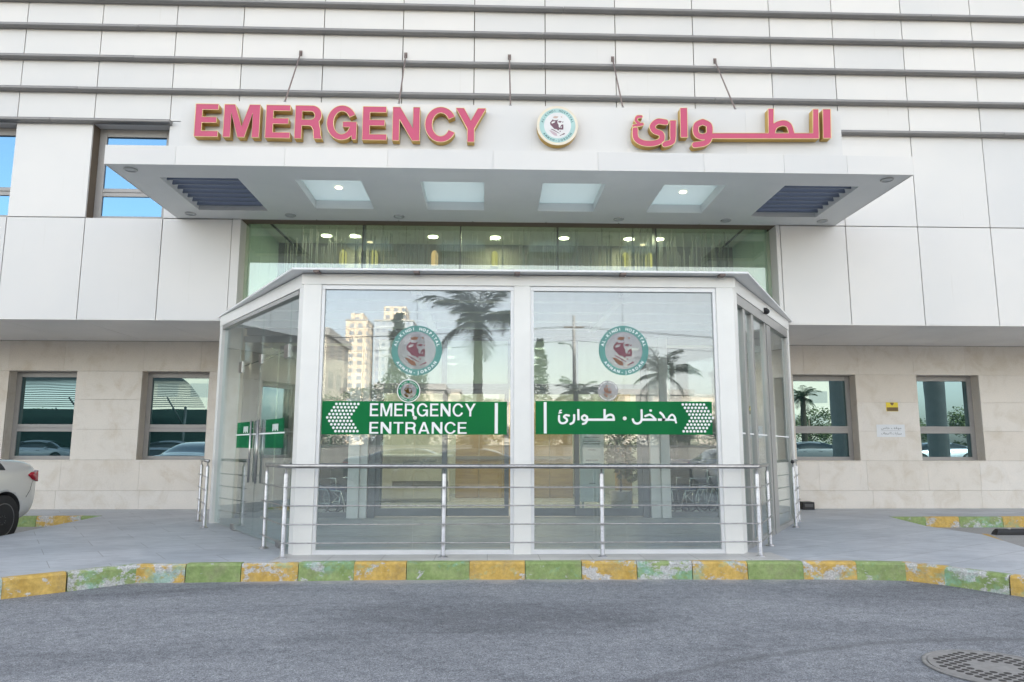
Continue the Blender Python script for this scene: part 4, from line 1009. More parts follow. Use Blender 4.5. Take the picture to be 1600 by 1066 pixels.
for s0, s1, lab in ((.16, .345, 'green square sticker on the front glass door leaf of the left side'), (.49, .695, 'green square sticker on the rear glass door leaf of the left side')):
    p = frame_pt(A_, B_, s0, -.05); t = thing('door_decal', (p.x, p.y, 1.29), lab, 'window sticker')
    g = MB(); side_box(g, A_, B_, s0, s1, -.0535, -.0525, 1.29, 1.69, False); g.build('green_film', M['faintgreen'], t)
    g = MB(); m0 = s0+(s1-s0)*.3
    for i in range(5): side_box(g, A_, B_, m0+i*.012, m0+i*.012+.008, -.052, -.0515, 1.52+.02*(i % 2), 1.62, False)
    g.build('white_mark', M['whitevinyl'], t)

# ================================================================== RAILINGS
def post_(mb, x, y, top=1.0, r=.027):
    mb.lathe((x, y, 0), [(.062, 0), (.062, .008), (.034, .022), (r, .03), (r, top-.02), (r*.8, top-.005), (.010, top), (.010, top+.05)], 18)
rl = thing('steel_railing', (.43, 9.02, 0), 'long stainless steel railing with four thin bars in front of the porch glass', 'railing')
RP = [(-2.905, 9.89), (-2.417, 8.99), (-.527, 9.03), (1.387, 9.03), (3.305, 9.03), (3.80, 10.0)]
for x, y in RP:
    g = MB(); post_(g, x, y); g.build('post', M['steel'], rl)
def ext(a, b, d): a, b = Vector(a), Vector(b); return tuple(b+(b-a).normalized()*d)
path = [ext(RP[1], RP[0], .05)]+[RP[1], RP[4]]+[ext(RP[4], RP[5], .05)]
g = MB(); g.tube([(x, y, 1.075) for x, y in path], .026, 14); g.ball((*path[0], 1.075), .027); g.ball((*path[-1], 1.075), .027); g.build('handrail', M['steel'], rl)
outp = [ext(RP[1], RP[0], .10), RP[1], RP[4], ext(RP[4], RP[5], .10)]
outp = [(outp[0][0]-.03, outp[0][1]-.02), (outp[1][0]-.02, outp[1][1]-.035), (outp[2][0]+.02, outp[2][1]-.035), (outp[3][0]+.03, outp[3][1]-.02)]
for z in (.827, .612, .395, .180):
    a, b, c, d = [Vector((*q, z)) for q in outp]
    def rnd_(p, q, r): return [q+(p-q).normalized()*.07, q+((p-q).normalized()+(r-q).normalized())*.018, q+(r-q).normalized()*.07]
    g = MB(); g.tube([a]+rnd_(a, b, c)+rnd_(b, c, d)+[d], .0085, 8); g.build('bar', M['steel'], rl)
def short_railing(P, Q, lab, ball):
    t = thing('steel_railing', (P[0], P[1], 0), lab, 'railing', 'short steel railings at the porch sides')
    for q in (P, Q): g = MB(); post_(g, *q); g.build('post', M['steel'], t)
    a, b = ext(Q, P, .06), ext(P, Q, .10)
    g = MB(); g.tube([(*a, 1.075), (*b, 1.075)], .026, 14); g.ball((*a, 1.075), .028); g.build('handrail', M['steel'], t)
    g = MB(); g.ball((a[0], a[1]-.004, 1.075), .030); g.build('end_cap', M[ball], t)
    d = (Vector(Q)-Vector(P)).normalized(); n = Vector((d.y, -d.x)); n = n if n.x*P[0] > 0 else -n
    for z in (.827, .612, .395, .180):
        a, b = Vector(ext(Q, P, .07))+n*.036, Vector(ext(P, Q, .12))+n*.036
        g = MB(); g.tube([(*a, z), (*b, z)], .0085, 8); g.build('bar', M['steel'], t)
short_railing((-4.62, 12.39), (-5.12, 13.45), 'short steel railing beside the frameless glass doors on the left', 'steel')
short_railing((5.10, 12.25), (5.58, 13.25), 'short steel railing beside the sliding doors on the right with black end cap', 'black')

# ================================================================== SMALL THINGS OUTSIDE
p0, p1 = at(1384, 629, YW), at(1403.5, 643, YW)
sg = thing('warning_sign', (p0.x, YW, p1.z), 'small yellow and brown sticker sign on the limestone wall', 'sign')
g = MB(); g.box((p0.x, YW-.008, p1.z), (p1.x, YW-.002, p0.z)); g.build('plate', M['signyellow'], sg)
g = MB(); w = p1.x-p0.x; h = p0.z-p1.z; xm = (p0.x+p1.x)/2
g.box((p0.x+.008, YW-.010, p1.z+.006), (p1.x-.004, YW-.0081, p1.z+h*.45)); me = poly_mesh([[(xm-w*.16, p0.z-.006), (xm+w*.16, p0.z-.006), (xm+w*.12, p0.z-h*.2), (xm, p0.z-h*.36), (xm-w*.12, p0.z-h*.2)]], .5); g.mesh(me, standing(me, YW-.010, .0019)); g.build('print', M['signbrown'], sg)
p0, p1 = at(1369, 663.5, YW), at(1414.5, 683, YW)
sg = thing('notice_sign', (p0.x, YW, p1.z), 'white paper notice with two Arabic lines below the yellow sticker', 'sign')
g = MB(); g.box((p0.x, YW-.006, p1.z), (p1.x, YW-.002, p0.z)); g.build('sheet', M['paper'], sg)
ARB = {'park': '\uFEE3\uFEEE\uFED7\uFED2 \uFEA7\uFE8E\uFEB9', 'amb': '\uFEB3\uFEF4\uFE8E\uFEAD\uFE8D\uFE95 \uFE8D\uFEFB\uFEB3\uFECC\uFE8E\uFED1', 'rec': '\uFE8D\uFEB3\uFE98\uFED8\uFE92\uFE8E\uFEDD \uFE8D\uFEDF\uFEC4\uFEEE\uFE8D\uFEAD\uFE89'}
g = MB()
for key, za, zb in (('park', .58, .82), ('amb', .14, .40)):
    me, mt = text_fit(ARB[key][::-1], p0.x+.10, p1.x-.08, p1.z+(p0.z-p1.z)*za, p1.z+(p0.z-p1.z)*zb, YW-.0075, .0012, .0); g.mesh(me, mt)
g.box((p0.x+.1, YW-.0073, p1.z+(p0.z-p1.z)*.49), (p1.x-.1, YW-.0062, p1.z+(p0.z-p1.z)*.505))
g.build('lettering', M['ink'], sg)
# wheel stop
t = thing('wheel_stop', (8.9, 12.75, ROADZ), 'black rubber wheel stop on the asphalt of the right parking bay', 'wheel stop')
sec = [(-.075, 0), (-.075, .05), (-.04, .10), (.04, .10), (.075, .05), (.075, 0)]
g = MB(); x0, x1 = 8.82, 10.5; n = len(sec)
g.add([(x0+.06*(z/.1), 12.82+y, ROADZ+z) for y, z in sec]+[(x1-.06*(z/.1), 12.82+y, ROADZ+z) for y, z in sec], [tuple(range(n)), tuple(range(2*n-1, n-1, -1))]+[(i, n+i, n+(i+1) % n, (i+1) % n) for i in range(n)]); g.build('bumper', M['black'], t, bevel=.008)
for x in (9.1, 9.65, 10.2): g = MB(); g.lathe((x, 12.82, ROADZ+.10), [(.03, 0), (.028, .008), (.01, .010)], 14); g.build('bolt', M['steel'], t)
# box by the wall
t = thing('floor_box', (6.85, 15.85, 0), 'small black box on the paving at the foot of the limestone wall', 'box')
g = MB(); g.box((6.72, 15.72, 0), (6.98, 15.96, .16)); g.build('casing', M['black'], t, bevel=.015)
g = MB(); g.box((6.76, 15.712, .06), (6.94, 15.7195, .12)); g.build('flap', M['darkalu'], t, bevel=.002)
# manhole
mh = Vector((3.47, 5.16, ROADZ)); Rm = .41
t = thing('manhole_cover', mh, 'round cast iron manhole cover with oval studs set in the asphalt', 'manhole cover')
g = MB(); g.lathe((mh.x, mh.y, ROADZ+.002), [(Rm+.025, 0), (Rm+.025, .010), (Rm, .012), (Rm, .004)], 56); g.build('frame', M['iron'], t)
g = MB(); g.lathe((mh.x, mh.y, ROADZ+.0045), [(Rm-.012, 0), (Rm-.012, .007)], 56); g.build('lid', M['iron'], t)
g = MB(); rot = rad(-20)
for i in range(-9, 10):
    for j in range(-12, 13):
        u = i*.082+(j % 2)*.041; v = j*.047
        if u*u+v*v < (Rm-.05)**2 and not (abs(u) < .13 and abs(v) < .10):
            x = mh.x+u*math.cos(rot)-v*math.sin(rot); y = mh.y+u*math.sin(rot)+v*math.cos(rot)
            g.lathe((x, y, ROADZ+.012), [(.024, 0), (.024, .0012)], 10)
tag(g.build('pockets', M['pit'], t), kind=None)

# ================================================================== INSIDE THE LOBBY
t = thing('reception_desk', (-1.7, 18.0, 0), 'long beige reception desk with emergency reception lettering behind the inner doors', 'desk')
g = MB(); g.box((-3.2, 18.0, .08), (-.95, 18.05, 1.08)); g.box((-3.2, 18.06, 0), (-.95, 18.7, .80)); g.build('front_panel', M['beige'], t, bevel=.006)
g = MB(); g.box((-3.3, 17.9, 1.082), (-.85, 18.3, 1.14)); g.build('counter_top', M['ceil'], t, bevel=.006)
g = MB(); me, mt = text_fit('Emergency Reception', -2.05, -1.25, .86, .93, 17.992, .004); g.mesh(me, mt); me, mt = text_fit(ARB['rec'][::-1], -2.05, -1.25, .94, 1.03, 17.992, .004); g.mesh(me, mt); g.build('lettering', M['ink'], t)
g = MB(); g.box((-2.3, 17.985, .38), (-.95, 17.999, .50)); g.build('inset_band', M['bulk'], t)
t = thing('wood_panel_wall', (.2, 19.6, 0), 'warm brown wood panelled partition in the lobby behind the middle doors', 'partition')
for i in range(5):
    g = MB(); g.box((-.85+i*.62, 19.5, 0), (-.24+i*.62, 19.6, 2.5)); g.build('wood_panel', M['wood'], t, bevel=.006)
g = MB(); g.box((-.85, 19.46, 1.0), (2.2, 19.499, 1.08)); g.build('rail_shelf', M['bulk'], t)
t = thing('notice_board', (2.05, 14.6, 0), 'tall white standing notice board with lines of text behind the right inner door', 'notice board')
g = MB(); g.box((1.82, 14.6, .25), (2.30, 14.63, 1.78)); g.build('board', M['paper'], t, bevel=.003)
g = MB()
for z, w in ((1.62, .2), (1.5, .3), (1.42, .34), (1.37, .32), (1.25, .15), (1.05, .25), (.98, .3), (.6, .12), (.52, .3)): g.box((2.06-w/2, 14.596, z), (2.06+w/2, 14.5995, z+.016))
g.build('text_lines', M['ink'], t)
g = MB(); g.box((1.86, 14.64, 0), (1.90, 14.70, 1.6)); g.box((2.22, 14.64, 0), (2.26, 14.70, 1.6)); g.build('stand', M['alu'], t)
def leaf_cloud(mb, c, R, n, size, rnd, squash=1.0, shape=None):
    for _ in range(n):
        while True:
            p = Vector((rnd.uniform(-1, 1), rnd.uniform(-1, 1), rnd.uniform(-1, 1)))
            if p.length < 1: break
        p = p.normalized()*(.35+.65*rnd.random()**.5)
        if shape: q = shape(p, rnd)
        else: q = Vector((p.x*R, p.y*R, p.z*R*squash))
        d = Vector((rnd.uniform(-1, 1), rnd.uniform(-1, 1), rnd.uniform(-.7, .7))).normalized(); e = d.orthogonal().normalized(); e.rotate(Matrix.Rotation(rnd.uniform(0, 6.28), 3, d))
        L = size*rnd.uniform(.6, 1.3); o = Vector(c)+q
        mb.add([o, o+d*L*.5+e*L*.28, o+d*L, o+d*L*.5-e*L*.28], [(0, 1, 2, 3)])
t = thing('potted_plant', (2.75, 15.3, 0), 'dark green bushy potted plant behind the notice board in the lobby', 'plant')
g = MB(); g.lathe((2.75, 15.3, 0), [(.15, 0), (.20, .05), (.24, .42), (.22, .42), (.20, .38)], 20); g.build('pot', M['concrete'], t)
g = MB(); rr = random.Random(5)
for i in range(6): leaf_cloud(g, (2.75+rr.uniform(-.2, .2), 15.3+rr.uniform(-.2, .2), 1.15+rr.uniform(-.3, .35)), .26, 110, .13, rr)
g.build('foliage', M['leaf'], t, fix=False)
g = MB(); g.tube([(2.75, 15.3, .38), (2.76, 15.3, 1.2)], .02, 8); g.build('stem', M['bark'], t)
t = thing('lit_pillar', (3.25, 17.4, 0), 'copper coloured pillar with glowing orange lamp in the lobby', 'pillar')
g = MB(); g.box((3.05, 17.4, 0), (3.40, 17.75, 3.55)); g.build('shaft', M['wood'], t, bevel=.01)
for z in (.75, 1.55): g = MB(); g.box((3.10, 17.37, z), (3.36, 17.399, z+.12)); g.build('lamp', M['orange'], t)
for xa, xb, lab in ((-4.66, -2.32, 'added dark backdrop for the dim lobby behind the wheelchair at the left'), (3.50, 5.44, 'added dark backdrop for the dim lobby behind the wheelchairs at the right')):
    t = thing('dim_backdrop', ((xa+xb)/2, 16.35, 0), lab, 'partition')  # dark sheet added so the lobby side looks dim behind the glass
    g = MB(); g.box((xa, 16.35, .0), (xb, 16.42, 3.55)); g.build('panel', M['darkwall'], t)
    g = MB(); g.box((xa, 16.335, 1.62), (xb, 16.3495, 1.66)); g.build('trim', M['alu'], t)
def wheelchair(x, y, rz, lab):
    t = thing('wheelchair', (0, 0, 0), lab, 'wheelchair', 'folding wheelchairs in the lobby')
    g = MB(); g.box((-.22, -.20, .47), (.22, .22, .51)); g.build('seat', M['blueseat'], t, bevel=.012)
    g = MB(); g.box((-.21, .20, .52), (.21, .23, .92)); g.build('backrest', M['darkseat'], t, bevel=.012)
    g = MB()
    for s in (-1, 1):
        g.tube([(s*.23, -.42, .12), (s*.23, -.30, .46), (s*.23, .22, .48), (s*.23, .24, .95), (s*.23, .34, .97)], .012, 8); g.tube([(s*.23, .22, .48), (s*.23, .18, .22), (s*.23, -.28, .22), (s*.23, -.30, .46)], .012, 8); g.tube([(s*.23, .22, .70), (s*.23, -.18, .70), (s*.23, -.20, .47)], .012, 8)
    g.tube([(-.23, -.1, .22), (.23, -.1, .48)], .01, 8); g.tube([(.23, -.1, .22), (-.23, -.1, .48)], .01, 8); g.build('frame', M['chrome'], t)
    for s in (-1, 1):
        g = MB(); g.torus((s*.29, .15, .30), .29, .016, 'X', 36, 8); w = g.build('wheel', M['tyre'], t)
        g = MB(); g.torus((s*.31, .15, .30), .26, .008, 'X', 36, 6)
        for i in range(12):
            a = i*math.pi/6; g.tube([(s*.29, .15, .30), (s*.29, .15+.27*math.cos(a), .30+.27*math.sin(a))], .003, 4)
        g.build('push_rim', M['chrome'], w)
        g = MB(); g.torus((s*.22, -.30, .09), .075, .014, 'X', 20, 6); g.tube([(s*.22, -.30, .09), (s*.22, -.27, .22)], .01, 6); g.build('caster', M['tyre'], t)
        g = MB(); g.box((s*.13-.07, -.56, .09), (s*.13+.07, -.40, .11)); g.build('footrest', M['black'], t)
        g = MB(); g.tube([(s*.23, .31, .968), (s*.23, .40, .975)], .017, 8); g.build('grip', M['black'], t)
    t.location = (x, y, 0); t.rotation_euler = (0, 0, rz); return t
wheelchair(-3.05, 14.85, rad(70), 'folded wheelchair behind the glass left of the inner doors')
wheelchair(4.1, 14.9, rad(-70), 'wheelchair behind the glass nearest the right inner column')
wheelchair(4.85, 15.3, rad(-85), 'wheelchair behind the glass nearest the right wall of the lobby')
t = thing('waiting_bench', (4.4, 16.0, 0), 'blue padded waiting bench on metal legs behind the wheelchairs', 'bench')
g = MB(); g.box((3.7, 15.95, .95), (5.2, 16.25, 1.06)); g.build('cushion', M['blueseat'], t, bevel=.02)
g = MB(); g.box((3.7, 15.93, .86), (5.2, 16.26, .945)); g.build('tray', M['beige'], t, bevel=.006)
for x in (3.76, 5.14): g = MB(); g.tube([(x, 16.1, 0), (x, 16.1, .86)], .02, 8); g.build('leg', M['chrome'], t)

# ================================================================== CARS
def make_car(paint):
    root = thing('parked_car', (0, 0, 0), None, 'car')
    st = [(0.0, .62, .50, .92, .52, .99), (.05, .78, .36, 1.00, .66, 1.10), (.16, .86, .28, 1.03, .72, 1.16), (.42, .90, .25, 1.03, .73, 1.175), (.80, .915, .23, 1.02, .70, 1.19), (1.25, .925, .21, 1.0, .62, 1.36), (1.70, .93, .20, .99, .60, 1.45), (2.2, .93, .20, .98, .62, 1.49), (2.75, .93, .20, .97, .62, 1.47),
          (3.15, .925, .2, .96, .60, 1.39), (3.55, .915, .21, .95, .66, 1.20), (3.9, .91, .22, .94, .72, 1.02), (4.35, .89, .24, .86, .68, .93), (4.7, .82, .27, .76, .60, .84), (4.86, .72, .34, .66, .52, .72), (4.92, .60, .42, .58, .44, .64)]
    vs_, fs, mi = [], [], []
    for x, w, zb, be, wr, zr in st:
        half = [(0, zb), (w*.72, zb), (w*.95, zb+.08), (w, zb+(be-zb)*.45), (w*.99, zb+(be-zb)*.75), (w*.955, be), (wr, zr-.05), (wr*.62, zr-.008), (0, zr)]
        ring = half+[(-a, b) for a, b in half[-2:0:-1]]
        vs_ += [(x, a, b) for a, b in ring]
    n = 16
    for i in range(len(st)-1):
        for j in range(n):
            q = (i*n+j, (i+1)*n+j, (i+1)*n+(j+1) % n, i*n+(j+1) % n); m = 0
            xa, xb = st[i][0], st[i+1][0]
            if j in (5, 10) and .80 <= xa and xb <= 3.9: m = 1
            if j in (6, 7, 8, 9) and ((.80 <= xa and xb <= 1.7) or (3.15 <= xa and xb <= 3.9)): m = 1
            if j in (6, 9) and 1.7 <= xa and xb <= 3.15: m = 0
            fs.append(q); mi.append(m)
    fs += [tuple(range(n)), tuple((len(st)-1)*n+j for j in range(n-1, -1, -1))]; mi += [0, 0]
    me = bpy.data.meshes.new('car_shell'); me.from_pydata(vs_, [], fs); me.polygons.foreach_set('material_index', mi)
    b = bmesh.new(); b.from_mesh(me); bmesh.ops.recalc_face_normals(b, faces=b.faces); b.to_mesh(me); b.free()
    me.materials.append(paint); me.materials.append(M['carglass']); me.materials.append(M['black'])
    o = bpy.data.objects.new('shell', me); COL.objects.link(o); s = o.modifiers.new('s', 'SUBSURF'); s.levels = 2; s.render_levels = 2
    g = MB()
    WX = (.84, 3.86)
    for x in WX:
        for sg_ in (-1, 1): g.lathe((x, sg_*.72, .335), [(.385, -.26), (.385, .26)], 40, 0, 'Y')
    cut = g.build('cutter', M['black'])
    bo = o.modifiers.new('b', 'BOOLEAN'); bo.object = cut; bo.operation = 'DIFFERENCE'; bo.solver = 'EXACT'
    try: bo.material_mode = 'TRANSFER'
    except Exception: pass
    dg = bpy.context.evaluated_depsgraph_get(); full = bpy.data.meshes.new_from_object(o.evaluated_get(dg))
    bpy.data.objects.remove(o); bpy.data.objects.remove(cut)
    names = [m_.name if m_ else '' for m_ in full.materials]
    def part(name, keep, mat_, parent):
        b = bmesh.new(); b.from_mesh(full)
        bmesh.ops.delete(b, geom=[f for f in b.faces if (names[f.material_index] == M['carglass'].name) != keep], context='FACES')
        m2 = bpy.data.meshes.new(name); 
        for f in b.faces:
            f.smooth = True
            f.material_index = 1 if (not keep and f.material_index < len(names) and names[f.material_index] == M['black'].name) else 0
        b.to_mesh(m2); b.free()
        m2.materials.append(mat_)
        if not keep: m2.materials.append(M['black'])
        q = bpy.data.objects.new(name, m2); COL.objects.link(q); q.parent = parent; return q
    body = part('body', False, paint, root); part('window', True, M['carglass'], root)
    for m_ in body.modifiers: pass
    for x in WX:
        for sg_ in (-1, 1):
            y = sg_*.80
            g = MB(); g.lathe((x, y, .335), [(.20, -.10), (.32, -.105), (.338, -.08), (.338, .08), (.32, .105), (.20, .10)], 40, 0, 'Y'); w = g.build('wheel', M['tyre'], root)
            g = MB(); g.torus((x, y+sg_*.088, .335), .222, .016, 'Y', 36, 8); g.lathe((x, y+sg_*.06, .335), [(.06, 0), (.06, sg_*.035)], 16, 0, 'Y')
            for k in range(10):
                a = k*math.pi/5+(.16 if k % 2 else 0); g.tube([(x+.05*math.cos(a), y+sg_*.085, .335+.05*math.sin(a)), (x+.22*math.cos(a+.1), y+sg_*.075, .335+.22*math.sin(a+.1))], [.018, .012], 6)
            g.build('rim', M['rimdark'], w)
    for sg_ in (-1, 1):
        g = MB(); A = [(.035, .66, 1.0), (.10, .80, .985), (.24, .872, .965), (.33, .893, .93), (.22, .885, .86), (.11, .835, .83), (.03, .70, .86)]
        o_ = [(x-.012, sg_*(y+.014), z) for x, y, z in A]; i_ = [(x+.05, sg_*(y-.05), z) for x, y, z in A]; nn = len(A)
        g.add(o_+i_, [tuple(range(nn)), tuple(range(2*nn-1, nn-1, -1))]+[(i, nn+i, nn+(i+1) % nn, (i+1) % nn) for i in range(nn)]); g.build('tail_light', M['redlens'], root, bevel=.008)
        g = MB(); g.ball((4.70, sg_*.66, .70), (.14, .13, .06), 12); g.build('headlight', M['chrome'], root)
        g = MB(); g.ball((3.28, sg_*1.0, 1.0), (.07, .10, .06), 12); g.build('wing_mirror', paint, root)
        g = MB(); g.tube([(1.72, sg_*.935, .86), (1.92, sg_*.935, .87)], .012, 6); g.tube([(2.72, sg_*.935, .85), (2.92, sg_*.935, .86)], .012, 6); g.build('door_handle', M['chrome'], root)
    for sg_ in (-1, 1):
        g = MB(); g.tube([(.30, sg_*.897, .84), (.34, sg_*.905, .72), (.43, sg_*.915, .62)], .004, 5); g.build('bumper_seam', M['black'], root)
    g = MB(); g.box((-.018, -.26, .60), (.01, .26, .72)); g.build('number_plate', M['paper'], root)
    return root
pale = carpaint('champagne_paint', (.72, .72, .70)); blue = carpaint('silver_blue_paint', (.42, .46, .52)); dark = carpaint('dark_paint', (.05, .055, .06)); whitep = carpaint('white_paint_car', (.72, .72, .72))
car = make_car(pale)
car['label'] = 'pale off-white sedan, its rear quarter and dark alloy wheel showing by the left bay kerb'
ang = rad(-95); car.scale = (1.07, 1.03, 1.12)
def place_car(c, hub_xy, ang, z=ROADZ):
    # hub_xy: the left rear wheel hub on the ground
    s = c.scale; l = Vector((.84*s.x, .86*s.y, 0)); r = Matrix.Rotation(ang, 3, 'Z') @ l
    c.location = (hub_xy[0]-r.x, hub_xy[1]-r.y, z); c.rotation_euler = (0, 0, ang)
place_car(car, (-7.48, 11.75), ang)

# ================================================================== BEHIND THE PHOTOGRAPHER (seen mirrored in the glass)
GZ = .25
def repaint(root, paint):
    for ch in root.children:
        if ch.name.split('.')[0] in ('body', 'wing_mirror'):
            ch.data = ch.data.copy(); ch.data.materials[0] = paint
carlist = [(-22.2, -14.8, 2, blue, 'silver blue sedan parked across the road under the shade roof'), (-30.5, -14.8, 1, blue, 'silver blue sedan parked at the far end of the shade roof'), (-11.2, -13.5, 92, whitep, 'white sedan parked across the road beside the shade roof'), (-5.2, -9.2, 8, dark, 'dark sedan parked along the far side of the road'), (1.6, -7.6, 185, dark, 'black sedan standing along the road nearest the photographer'),
           (8.6, -9.8, 95, whitep, 'white sedan parked across the road in front of the palm row'), (22.6, -13.4, 186, whitep, 'white sedan parked in front of the palm opposite the limestone wall'), (31.4, -14.4, 180, blue, 'silver blue sedan parked behind the concrete columns'), (-20, -8.5, 5, blue, 'silver blue sedan at the far end of the road')]
for x, y, a, paint, lab in carlist:
    c = copy_tree(car); c.scale = (1, 1, 1); repaint(c, paint)
    c['label'] = lab; c['group'] = 'cars parked across the road'
    c.location = (x, y, GZ if y < -13 else ROADZ); c.rotation_euler = (0, 0, rad(a))
def make_palm(seed, h, R):
    rr = random.Random(seed); root = thing('palm_tree', (0, 0, 0), None, 'tree', 'palm trees across the road')
    g = MB(); prof = []
    for i in range(22): z = h*i/21; prof.append((.24-.08*i/21+(.02 if i % 2 else 0), z))
    prof.append((.30, h+.05)); prof.append((.10, h+.35)); g.lathe((0, 0, 0), prof, 12); g.build('trunk', M['bark'], root)
    g = MB()
    for i in range(24):
        a = i*2.399+rr.uniform(-.2, .2); el = rr.uniform(-.45, 1.25); L = R*rr.uniform(.85, 1.12); dirh = Vector((math.cos(a), math.sin(a), 0)); sd = Vector((-dirh.y, dirh.x, 0))
        pts = []
        for k in range(15):
            t = k/14; e = el-1.25*t*t; 
            if k == 0: p = Vector((0, 0, h+.2))
            else: p = pts[-1]+(dirh*math.cos(e)+Vector((0, 0, 1))*math.sin(e))*(L/14)
            pts.append(p)
        g.tube(pts, [.03*(1-.8*k/14) for k in range(15)], 4)
        for k in range(2, 15):
            t = k/14; ll = R*.30*(math.sin(math.pi*min(1, t*.85+.12)))+.05
            fw = (pts[k]-pts[k-1]).normalized()
            for s_ in (-1, 1):
                for sub in (0, .33, .66):
                    o = pts[k-1].lerp(pts[k], sub); d = (sd*s_*.85+fw*.75+Vector((0, 0, -.35+rr.uniform(-.15, .25)))).normalized(); w = fw*.015
                    g.add([o-w, o+w, o+d*ll*.6+w*.9+Vector((0, 0, -.0)), o+d*ll+Vector((0, 0, -.10*ll)), o+d*ll*.6-w*.9], [(0, 1, 2, 3, 4)])
    g.build('crown', M['palmleaf'], root, fix=False); return root
palms = [(-.45, -12.6, 6.6, 2.9, 'tall palm tree opposite the middle of the porch'), (8.2, -15.5, 4.4, 1.9, 'short palm tree opposite the right half of the porch'), (4.6, -19, 3.6, 1.6, 'small palm tree behind the utility pole'), (20.8, -15.2, 4.3, 1.35, 'palm tree opposite the right limestone wall'), (-15.5, -21, 4.9, 1.8, 'palm tree beside the shade roof')]
base = make_palm(1, 6.0, 2.5)
for i, (x, y, h, R, lab) in enumerate(palms):
    p = base if i == 0 else copy_tree(base); p['label'] = lab; p.location = (x, y, GZ-.05 if y < -13.5 else ROADZ+.2); s = R/2.5
    for ch in p.children:
        if ch.name.startswith('trunk'): ch.scale = (1, 1, h/6.0)
        else: ch.scale = (s, s, s); ch.location = (0, 0, h-6.0*s)
    p.rotation_euler = (0, 0, i*1.3)
def make_tree(seed, conic):
    rr = random.Random(seed); root = thing('cypress_tree' if conic else 'broadleaf_tree', (0, 0, 0), None, 'tree', 'cypress trees across the road' if conic else 'broadleaf trees across the road')
    g = MB(); g.tube([(0, 0, 0), (.03, .02, 1.5), (.0, .05, 3.4)], [.18, .13, .05], 8)
    if not conic:
        for k in range(5): a = k*1.3; g.tube([(0, 0, 1.2+.2*k), (math.cos(a)*.8, math.sin(a)*.8, 2.3+.2*k)], [.07, .03], 6)
    g.build('trunk', M['bark'], root); g = MB()
    if conic:
        for z in np.linspace(.5, 8.6, 26):
            r = 1.0*(1-(z/9.4)**1.6)+.12
            leaf_cloud(g, (rr.uniform(-.1, .1), rr.uniform(-.1, .1), z), r, 200, .17, rr, .6)
    else:
        for k in range(22):
            a = rr.uniform(0, 6.28); q = rr.uniform(.2, 1.4); leaf_cloud(g, (math.cos(a)*q*1.25, math.sin(a)*q, rr.uniform(.7, 3.9)), rr.uniform(.5, .95), 230, .17, rr, .8)
    g.build('crown', M['cypress'] if conic else M['leaf'], root, fix=False); return root
cyp = make_tree(21, True); bl = make_tree(22, False)
for i, (x, y, s, lab) in enumerate([(-8.0, -45, 1.45, 'tall cypress on the left of the cypress pair'), (-6.2, -46, 1.25, 'second cypress of the pair beside the tallest one'), (3.9, -36, 1.05, 'cypress standing left of the utility pole'), (2.6, -37, .75, 'lower cypress beside the one by the utility pole')]):
    t = cyp if i == 0 else copy_tree(cyp); t['label'] = lab; t.location = (x, y, GZ); t.scale = (s, s, s); t.rotation_euler = (0, 0, i*2)
xs_ = [-40, -35, -30.5, -26, -21.5, -17.6, -13.9, -10.6, -6.9, -3.8, -1.0, 2.2, 5.1, 8.4, 11.3, 15.0, 18.3, 22.4, 26.7, 31, 36, 41]
for i, x in enumerate(xs_):
    t = bl if i == 0 else copy_tree(bl); s = .75+.45*((i*37 % 11)/11)
    t['label'] = 'bushy tree across the road, %s' % ['far left end', 'second from the far left end', 'third from the far left end', 'behind the screen fence', 'behind the shade roof', 'beside the shade roof post', 'in front of the beige blocks', 'left of the cypresses', 'right below the cypresses', 'left of the tall palm', 'behind the tall palm', 'right of the tall palm', 'behind the utility pole', 'behind the short palm', 'right of the short palm', 'left of the columns', 'behind the first column', 'behind the second column', 'third from the far right end', 'second from the far right end', 'at the far right', 'far right end'][i]
    t.location = (x, -27-3.0*((i*53 % 7)/7), GZ); t.scale = (s*1.25, s*1.25, s); t.rotation_euler = (0, 0, i*1.7)
# utility pole
t = thing('utility_pole', (4.75, -21.5, GZ), 'grey utility pole with street lamp arm and overhead wires', 'utility pole')
g = MB(); g.tube([(4.75, -21.5, GZ), (4.75, -21.5, 8.6)], [.13, .08], 10); g.build('pole', M['concrete'], t)
g = MB(); g.box((4.2, -21.55, 7.9), (5.3, -21.45, 8.0)); g.build('crossarm', M['bark'], t)
g = MB(); g.tube([(4.75, -21.5, 6.6), (4.5, -21.3, 6.95), (4.1, -21.0, 7.0)], .035, 8); g.build('lamp_arm', M['shade'], t)
g = MB(); g.ball((4.0, -20.95, 6.97), (.22, .12, .06)); g.build('lamp_head', M['shade'], t)
for dx, z in ((.5, 8.0), (-.5, 8.0), (0, 7.2)):
    g = MB()
    for x1 in (-38, 40):
        pts = [Vector((4.75+dx, -21.5, z)).lerp(Vector((x1, -22.5, z-.4)), q)-Vector((0, 0, 1.3*4*q*(1-q)*.5)) for q in np.linspace(0, 1, 12)]; g.tube(pts, .014, 4)
    g.build('wire', M['black'], t)
